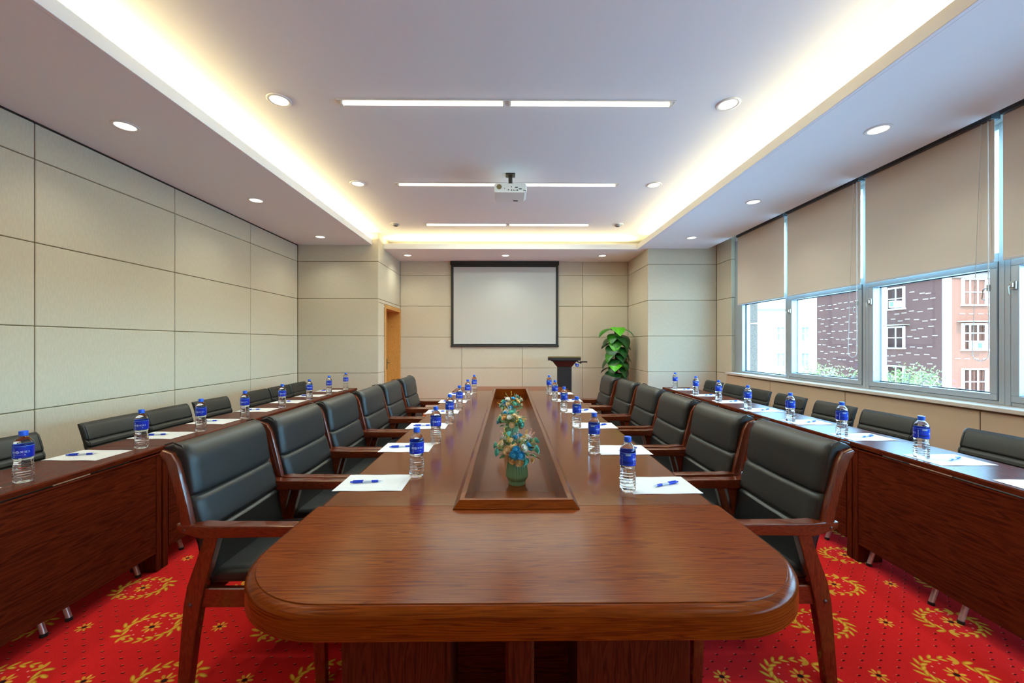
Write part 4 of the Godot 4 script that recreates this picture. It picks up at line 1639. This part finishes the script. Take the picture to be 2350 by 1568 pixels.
func plant() -> void:
	var t := thing("potted_plant", "tall artificial climbing plant with big glossy green leaves in corner", "plant", P(1.97, 0, 7.3))
	var pb := MB.new()
	pb.lathe(PackedVector2Array([Vector2(0.0005, 0), Vector2(0.13, 0), Vector2(0.17, 0.28), Vector2(0.18, 0.30), Vector2(0.165, 0.30), Vector2(0.155, 0.27), Vector2(0.0005, 0.27)]), 28)
	part(t, "pot", mesh_of(pb, 40), M.pot)
	var st := MB.new()
	st.tube(PackedVector3Array([Vector3(0, 0.27, 0), Vector3(0.01, 0.9, 0), Vector3(0, 1.62, 0.01)]), 0.028, 10)
	part(t, "stem", mesh_of(st, 60), M.bark)
	var big := leaf_mesh(0.34, 0.29, 1.35, 1.0)
	var slim := leaf_mesh(0.36, 0.2, 1.6, 0.8)
	# angle round the pole (0 = towards the camera), height, pitch of the leaf above the horizontal, which, scale, colour
	var list := [
		[0.0, 1.64, 0.05, 0, 0.92, "leaf_light"], [-1.1, 1.60, 0.35, 1, 1.1, "leaf_mid"], [1.0, 1.60, 0.3, 1, 0.95, "leaf_mid"], [-0.6, 1.52, -0.2, 0, 0.8, "leaf_mid"],
		[0.5, 1.50, -0.15, 0, 1.1, "leaf_dark"], [-0.3, 1.40, -0.3, 0, 0.85, "leaf_light"]]
	var rp := RandomNumberGenerator.new()
	rp.seed = 12
	var h := 1.46
	var turn := -1.3
	while h > 0.4:
		var kind := "leaf_dark"
		if rp.randf() < 0.16:
			kind = "leaf_mid"
		list.append([turn, h, rp.randf_range(-0.3, 0.15), 0 if rp.randf() < 0.65 else 1, rp.randf_range(0.78, 1.0), kind])
		turn = wrapf(turn + 1.05 + rp.randf_range(-0.25, 0.25), -1.75, 1.75)
		h -= 0.036
	list.append([-0.3, 0.99, 0.2, 0, 1.0, "leaf_light"])
	list.append([0.85, 0.99, -0.1, 0, 0.65, "leaf_light"])
	for q in [[2.4, 1.5], [-2.3, 1.35], [2.2, 1.1], [-2.2, 0.9], [2.6, 0.7]]:
		list.append([q[0], q[1], 0.2, 0, 0.8, "leaf_dark"])
	for q in list:
		var dir := Vector3(sin(q[0]), 0, cos(q[0]))
		var out: Vector3 = dir * cos(q[2]) + Vector3.UP * sin(q[2])
		var side := Vector3.UP.cross(dir).normalized()
		var bs := Basis(side, out.cross(side), out)
		var start := Vector3(0, q[1], 0)
		var at: Vector3 = start + dir * 0.07 + Vector3(0, 0.05, 0)
		var pet := MB.new()
		pet.tube(PackedVector3Array([start - Vector3(0, 0.05, 0), start + dir * 0.045 + Vector3(0, 0.03, 0), at]), 0.005, 6)
		part(t, "leaf_stalk", mesh_of(pet, 60), M.stem)
		part(t, "leaf", slim if q[3] else big, M[q[5]], at, bs.scaled_local(Vector3.ONE * q[4]))


# ---------------------------------------------------------------- blinds
func build_blinds() -> void:
	var lim := [[4.952, 5.965], [3.872, 4.897], [2.797, 3.82], [1.70, 2.748], [0.59, 1.65], [-0.52, 0.54], [-1.85, -0.57]]
	var where := ["at the screen end", "second from the screen end", "third from the screen end", "fourth from the screen end", "fifth from the screen end", "sixth from the screen end", "farthest from the screen end"]
	for k in lim.size():
		var d0: float = lim[k][0]
		var d1: float = lim[k][1]
		var w := d1 - d0
		var t := thing("roller_blind", "half-lowered beige roller blind over the windows, %s" % where[k], "blind", P(3.45, SOF + 0.1, (d0 + d1) / 2), 0.0, "roller blinds along the windows")
		part(t, "fabric", box_mesh(Vector3(0.0016, 1.0, w)), M.blind, Vector3(0, -0.60, 0))
		part(t, "bottom_bar", box_mesh(Vector3(0.014, 0.022, w), 0.004), M.blind_bar, Vector3(0, -1.105, 0))
		part(t, "cassette", box_mesh(Vector3(0.075, 0.11, w), 0.004), M.alu_dark, Vector3(0.01, -0.045, 0))
		for s in [-1, 1]:
			part(t, "bracket", box_mesh(Vector3(0.05, 0.08, 0.006), 0.002), M.white_trim, Vector3(0.026, 0.055, s * (w / 2 + 0.006)))
		var low: float = [1.3, 1.255, 1.265, 1.26, 1.26, 1.26, 1.26][k] - SOF - 0.1
		var ch := PackedVector3Array()
		var zc := w / 2 - 0.06
		if k > 0:
			for i in 13:
				var a := PI * i / 12.0
				ch.append(Vector3(-0.03, low + 0.05 - 0.05 * sin(a), zc - 0.05 * cos(a)))
			ch.append(Vector3(-0.012, 0.03, zc + 0.03))
			ch.append(Vector3(-0.012, 0.03, zc - 0.005))
			var cb := MB.new()
			cb.tube(ch, 0.0028, 6, true)
			part(t, "pull_cord", mesh_of(cb, 60), M.white_trim)


# ---------------------------------------------------------------- outside
func far_window(parent: Node3D, c: Vector3, u: Vector3, n: Vector3, w: float, h: float, cols: int, rows: int, mat_f: Material) -> void:
	var bs := Basis(u, Vector3.UP, n)
	var f := MB.new()
	f.box(Vector3(-w / 2, 0, 0.05), Vector3(0.1, h + 0.2, 0.16))
	f.box(Vector3(w / 2, 0, 0.05), Vector3(0.1, h + 0.2, 0.16))
	f.box(Vector3(0, h / 2 + 0.05, 0.05), Vector3(w, 0.1, 0.16))
	f.box(Vector3(0, -h / 2 - 0.05, 0.07), Vector3(w + 0.2, 0.1, 0.22))
	for i in range(1, cols):
		f.box(Vector3(-w / 2 + w * i / cols, 0, 0.02), Vector3(0.06, h, 0.05))
	for j in range(1, rows):
		f.box(Vector3(0, -h / 2 + h * j / rows, 0.02), Vector3(w, 0.06, 0.05))
	var o := part(parent, "window", mesh_of(f, 30), mat_f, c, bs)
	part(o, "glass", box_mesh(Vector3(w, h, 0.02)), M.far_glass, Vector3(0, 0, -0.01))


func build_outside() -> void:
	var gy := -8.0
	var g := thing("street_ground", "pale paved ground far below outside the windows", "ground", Vector3(34, gy - 0.1, -20))
	g.set_meta("kind", "structure")
	part(g, "paving", box_mesh(Vector3(60, 0.2, 120)), M.ground)
	# concrete pilaster of the house itself, next to the first window
	var pil := thing("concrete_pilaster", "rough grey concrete pilaster outside the window at screen end", "pilaster", P(3.94, gy, 6.85))
	part(pil, "shaft", box_mesh(Vector3(0.37, 9.72, 0.6), 0.01), M.concrete, Vector3(0, 4.86, 0))
	part(pil, "shaft", box_mesh(Vector3(0.37, 1.55, 0.6), 0.01), M.concrete, Vector3(0, 10.515, 0))
	# storey ledge above the windows, which keeps the sun off this front
	var led := thing("concrete_ledge", "concrete storey ledge running above the outside of the windows", "ledge", P(4.1, 3.3, 2.5))
	part(led, "slab", box_mesh(Vector3(0.7, 0.2, 12.0), 0.01), M.concrete, Vector3(0, 0.1, 0))
	# brick house, its corner at x 28.8, depth 26.4
	var b := thing("brick_house", "brick apartment house with pale accent bricks seen through the windows", "building", P(29.3, gy, 26.4))
	var top := CAM + 4.75 - gy
	part(b, "side_wall", box_mesh(Vector3(0.3, top, 11.2)), M.brick_dark, Vector3(0.15, top / 2, -5.6))
	part(b, "front_wall", box_mesh(Vector3(14.0, top, 0.3)), M.brick_orange, Vector3(7.3, top / 2, -0.15))
	part(b, "roof", box_mesh(Vector3(14.6, 0.2, 11.6)), M.concrete, Vector3(7.15, top + 0.1, -5.6))
	part(b, "cornice", box_mesh(Vector3(14.0, 0.35, 0.12)), M.concrete, Vector3(7.3, top - 0.18, 0.06))
	part(b, "cornice", box_mesh(Vector3(0.12, 0.35, 11.2)), M.concrete, Vector3(-0.06, top - 0.18, -5.6))
	part(b, "corner_pilaster", box_mesh(Vector3(0.36, top, 0.25)), M.plaster, Vector3(0.13, top / 2, -0.085))
	var eye := CAM - gy
	for e in [[4.33, 2.57, 3, 2], [1.30, -0.43, 3, 3], [-1.7, -3.4, 3, 2], [-4.7, -6.4, 3, 2]]:
		for x in [1.85, 6.6, 11.0]:
			far_window(b, Vector3(x, eye + (e[0] + e[1]) / 2, 0.0), Vector3.RIGHT, Vector3(0, 0, 1), 1.6, e[0] - e[1] - 0.1, e[2], e[3], M.plaster)
	for e in [[4.2, 2.6], [1.25, -0.35], [-1.7, -3.3], [-4.7, -6.3]]:
		far_window(b, Vector3(0.0, eye + (e[0] + e[1]) / 2, -3.8), Vector3(0, 0, 1), Vector3.LEFT, 2.0, e[0] - e[1] - 0.1, 3, 2, M.plaster)
	# window air conditioners and a tattered awning
	for q in [Vector3(1.9, eye - 0.12, 0.22), Vector3(-0.22, eye + 2.95, -3.2)]:
		var ac := part(b, "air_conditioner", box_mesh(Vector3(0.75, 0.5, 0.5), 0.03), M.white_trim, q)
		part(ac, "grille", box_mesh(Vector3(0.28, 0.34, 0.02), 0.01) if q.z > 0 else box_mesh(Vector3(0.02, 0.34, 0.28), 0.01), M.far_dark, Vector3(-0.18, 0, 0.25) if q.z > 0 else Vector3(-0.375, 0, 0.0))
	for q in [[Vector3(1.8, eye + 1.48, 0.35), Vector3(2.2, 0.06, 0.7)], [Vector3(-0.35, eye + 1.4, -3.6), Vector3(0.7, 0.06, 2.4)]]:
		part(b, "awning", box_mesh(q[1], 0.02), M.rust, q[0])
	var hd := box_mesh(Vector3(0.36, 0.075, 0.03))
	var hs := box_mesh(Vector3(0.03, 0.075, 0.36))
	var r := RandomNumberGenerator.new()
	r.seed = 9
	for i in 18:
		for j in 12:
			var z := -0.75 - i * 0.58 - (0.29 if j % 2 else 0.0) + r.randf_range(-0.1, 0.1)
			var y := eye - 3.4 + j * 0.64 + r.randf_range(-0.16, 0.16)
			var hit := false
			for e in [[4.2, 2.6], [1.25, -0.35], [-1.7, -3.3]]:
				if absf(z + 3.8) < 1.35 and y - eye < e[0] + 0.25 and y - eye > e[1] - 0.25:
					hit = true
			if not hit and z > -11.1:
				part(b, "brick", hs, M.brick_pale, Vector3(-0.012, y, z))
	for i in 5:
		for j in 13:
			var x := 0.75 + i * 0.62 + (0.3 if j % 2 else 0.0)
			var y := eye - 3.4 + j * 0.6
			var hit := false
			for e in [[4.33, 2.57], [1.30, -0.43], [-1.7, -3.4]]:
				if absf(x - 1.85) < 1.15 and y - eye < e[0] + 0.2 and y - eye > e[1] - 0.25:
					hit = true
			if not hit:
				part(b, "brick", hd, M.brick_pale2, Vector3(x, y, 0.012))
	# white house behind
	var wh := thing("white_house", "white plastered house with small windows left of the brick house", "building", P(31.0, gy, 45.0))
	part(wh, "low_wall", box_mesh(Vector3(9.0, eye + 3.75, 8.0)), M.plaster, Vector3(-3.6, (eye + 3.75) / 2, -4.0))
	part(wh, "tall_wall", box_mesh(Vector3(7.5, eye + 8.0, 8.0)), M.plaster, Vector3(4.65, (eye + 8.0) / 2, -4.0))
	part(wh, "roof_parapet", box_mesh(Vector3(9.1, 0.25, 8.2)), M.concrete, Vector3(-3.6, eye + 3.85, -4.0))
	for x in [-0.1, 2.7, 5.2]:
		for y in [1.1, -1.85, -4.8]:
			far_window(wh, Vector3(x, eye + y, 0.0 if x < 0.9 else 0.0), Vector3.RIGHT, Vector3(0, 0, 1), 0.95, 1.5, 2, 2, M.plaster)
	var fh := thing("tower_block", "pale hazy tower block on the skyline beyond the white house", "building", P(46.0, gy, 74.0))
	part(fh, "wall", box_mesh(Vector3(9.0, eye + 11.0, 9.0)), M.plaster, Vector3(0, (eye + 11.0) / 2, 0))
	for j in 5:
		for i in 4:
			part(fh, "window", box_mesh(Vector3(1.1, 1.3, 0.1)), M.far_glass, Vector3(-3.3 + i * 2.2, eye + 9.4 - j * 2.4, 4.5))
	# trees
	var n := 0
	for q in [[11.1, 0.05, 13.8, 1.15, "green leafy treetop before the dark brick wall, beside white house"], [15.55, -0.05, 15.6, 1.0, "green leafy treetop before the dark brick wall near its corner"], [9.0, -0.3, 13.9, 0.75, "small green treetop before the white house"], [17.6, -0.9, 16.4, 0.9, "low green treetop under the brick house corner pilaster"]]:
		tree(q, n, gy)
		n += 1


func tree(q: Array, n: int, gy: float) -> void:
	var t := thing("tree", q[4], "tree", P(q[0], gy, q[2]), 0.0, "treetops outside the windows")
	var h: float = q[1] - gy
	var r := RandomNumberGenerator.new()
	r.seed = 300 + n
	var tr := MB.new()
	tr.tube(PackedVector3Array([Vector3(0, 0, 0), Vector3(0.1, h * 0.5, 0), Vector3(0, h - 0.4, 0.05)]), 0.11, 8)
	for i in 9:
		var a := TAU * i / 9.0
		tr.tube(PackedVector3Array([Vector3(0, h - 1.2, 0.05), Vector3(cos(a) * 0.5, h - 0.4, sin(a) * 0.5), Vector3(cos(a) * 0.85 * q[3], h + 0.3, sin(a) * 0.85 * q[3])]), 0.025, 5)
	part(t, "trunk", mesh_of(tr, 60), M.bark)
	var f := MB.new()
	for c in 46:
		var a := r.randf() * TAU
		var rad: float = sqrt(r.randf()) * q[3]
		var cen := Vector3(cos(a) * rad, h + r.randf_range(-1.1, 0.65) * (1.1 - 0.6 * rad / q[3]), sin(a) * rad)
		for k in 30:
			var p := cen + Vector3(r.randf() - 0.5, r.randf() - 0.5, r.randf() - 0.5) * 0.5
			var d := Vector3(r.randf() - 0.5, r.randf() - 0.3, r.randf() - 0.5).normalized()
			var s := d.cross(Vector3(r.randf(), r.randf(), r.randf())).normalized() * 0.028
			f.quad(p, p + d * 0.05 + s, p + d * 0.12, p + d * 0.05 - s)
	var o := part(t, "foliage", mesh_of(f, 10), M.tree_leaf)
	o.set_meta("kind", "stuff")


# ---------------------------------------------------------------- scene
func _ready() -> void:
	var cam := Camera3D.new()
	cam.name = "camera"
	cam.projection = Camera3D.PROJECTION_FRUSTUM
	cam.near = 0.05
	cam.far = 400.0
	cam.size = 2.0 * 0.05 * 784.0 / FOCAL
	cam.frustum_offset = Vector2(0, 0.05 * 5.0 / FOCAL)
	cam.position = Vector3(0, CAM, 0)
	cam.rotation.y = -atan(8.0 / FOCAL)
	cam.current = true
	add_child(cam)

	var sky := ProceduralSkyMaterial.new()
	sky.sky_top_color = c8(116, 188, 246)
	sky.sky_horizon_color = c8(170, 227, 252)
	sky.sky_curve = 0.25
	sky.ground_horizon_color = c8(205, 210, 214)
	sky.ground_bottom_color = c8(160, 164, 166)
	sky.sky_energy_multiplier = 3.6
	sky.ground_energy_multiplier = 2.0
	sky.sun_angle_max = 1.0
	var env := Environment.new()
	env.background_mode = Environment.BG_SKY
	env.sky = Sky.new()
	env.sky.sky_material = sky
	env.tonemap_mode = Environment.TONE_MAPPER_LINEAR
	env.tonemap_exposure = 1.0
	env.sdfgi_enabled = true
	env.ssao_enabled = true
	env.ssil_enabled = true
	var we := WorldEnvironment.new()
	we.name = "environment"
	we.environment = env
	add_child(we)

	var sun := DirectionalLight3D.new()
	sun.name = "sun"
	sun.light_color = c8(255, 232, 205)
	sun.light_energy = 1.8
	sun.light_angular_distance = 0.6
	sun.shadow_enabled = true
	add_child(sun)
	# high, from behind the camera, almost along the window wall: it reaches the far fronts but not the room
	sun.look_at_from_position(Vector3.ZERO, Vector3(-0.03, -0.75, -0.66), Vector3.UP)

	rng.seed = 1
	make_materials()
	M.lamp_col = c8(250, 255, 236)
	M.tube_col = c8(232, 255, 248)
	M.cove_col = c8(255, 236, 174)
	M.lamp_glow = glow(c8(255, 244, 222), 3.0)
	M.tube_glow = glow(c8(255, 246, 222), 3.5)
	M.cove_glow = glow(c8(255, 224, 160), 2.0)
	M.mount = flat(c8(50, 44, 34), 0.5)
	M.bottle_label = flat(Color.WHITE, 0.3)
	M.bottle_label.albedo_texture = ImageTexture.create_from_image(label_image())
	M.paper_print = flat(Color.WHITE, 0.8)
	M.paper_print.albedo_texture = ImageTexture.create_from_image(paper_image())

	build_room()
	build_lights(0.5, 2.0, 2.4)
	build_table()
	build_desks()
	build_chairs()
	build_blinds()
	build_tableware()
	build_flowers()
	build_far_end()
	build_outside()
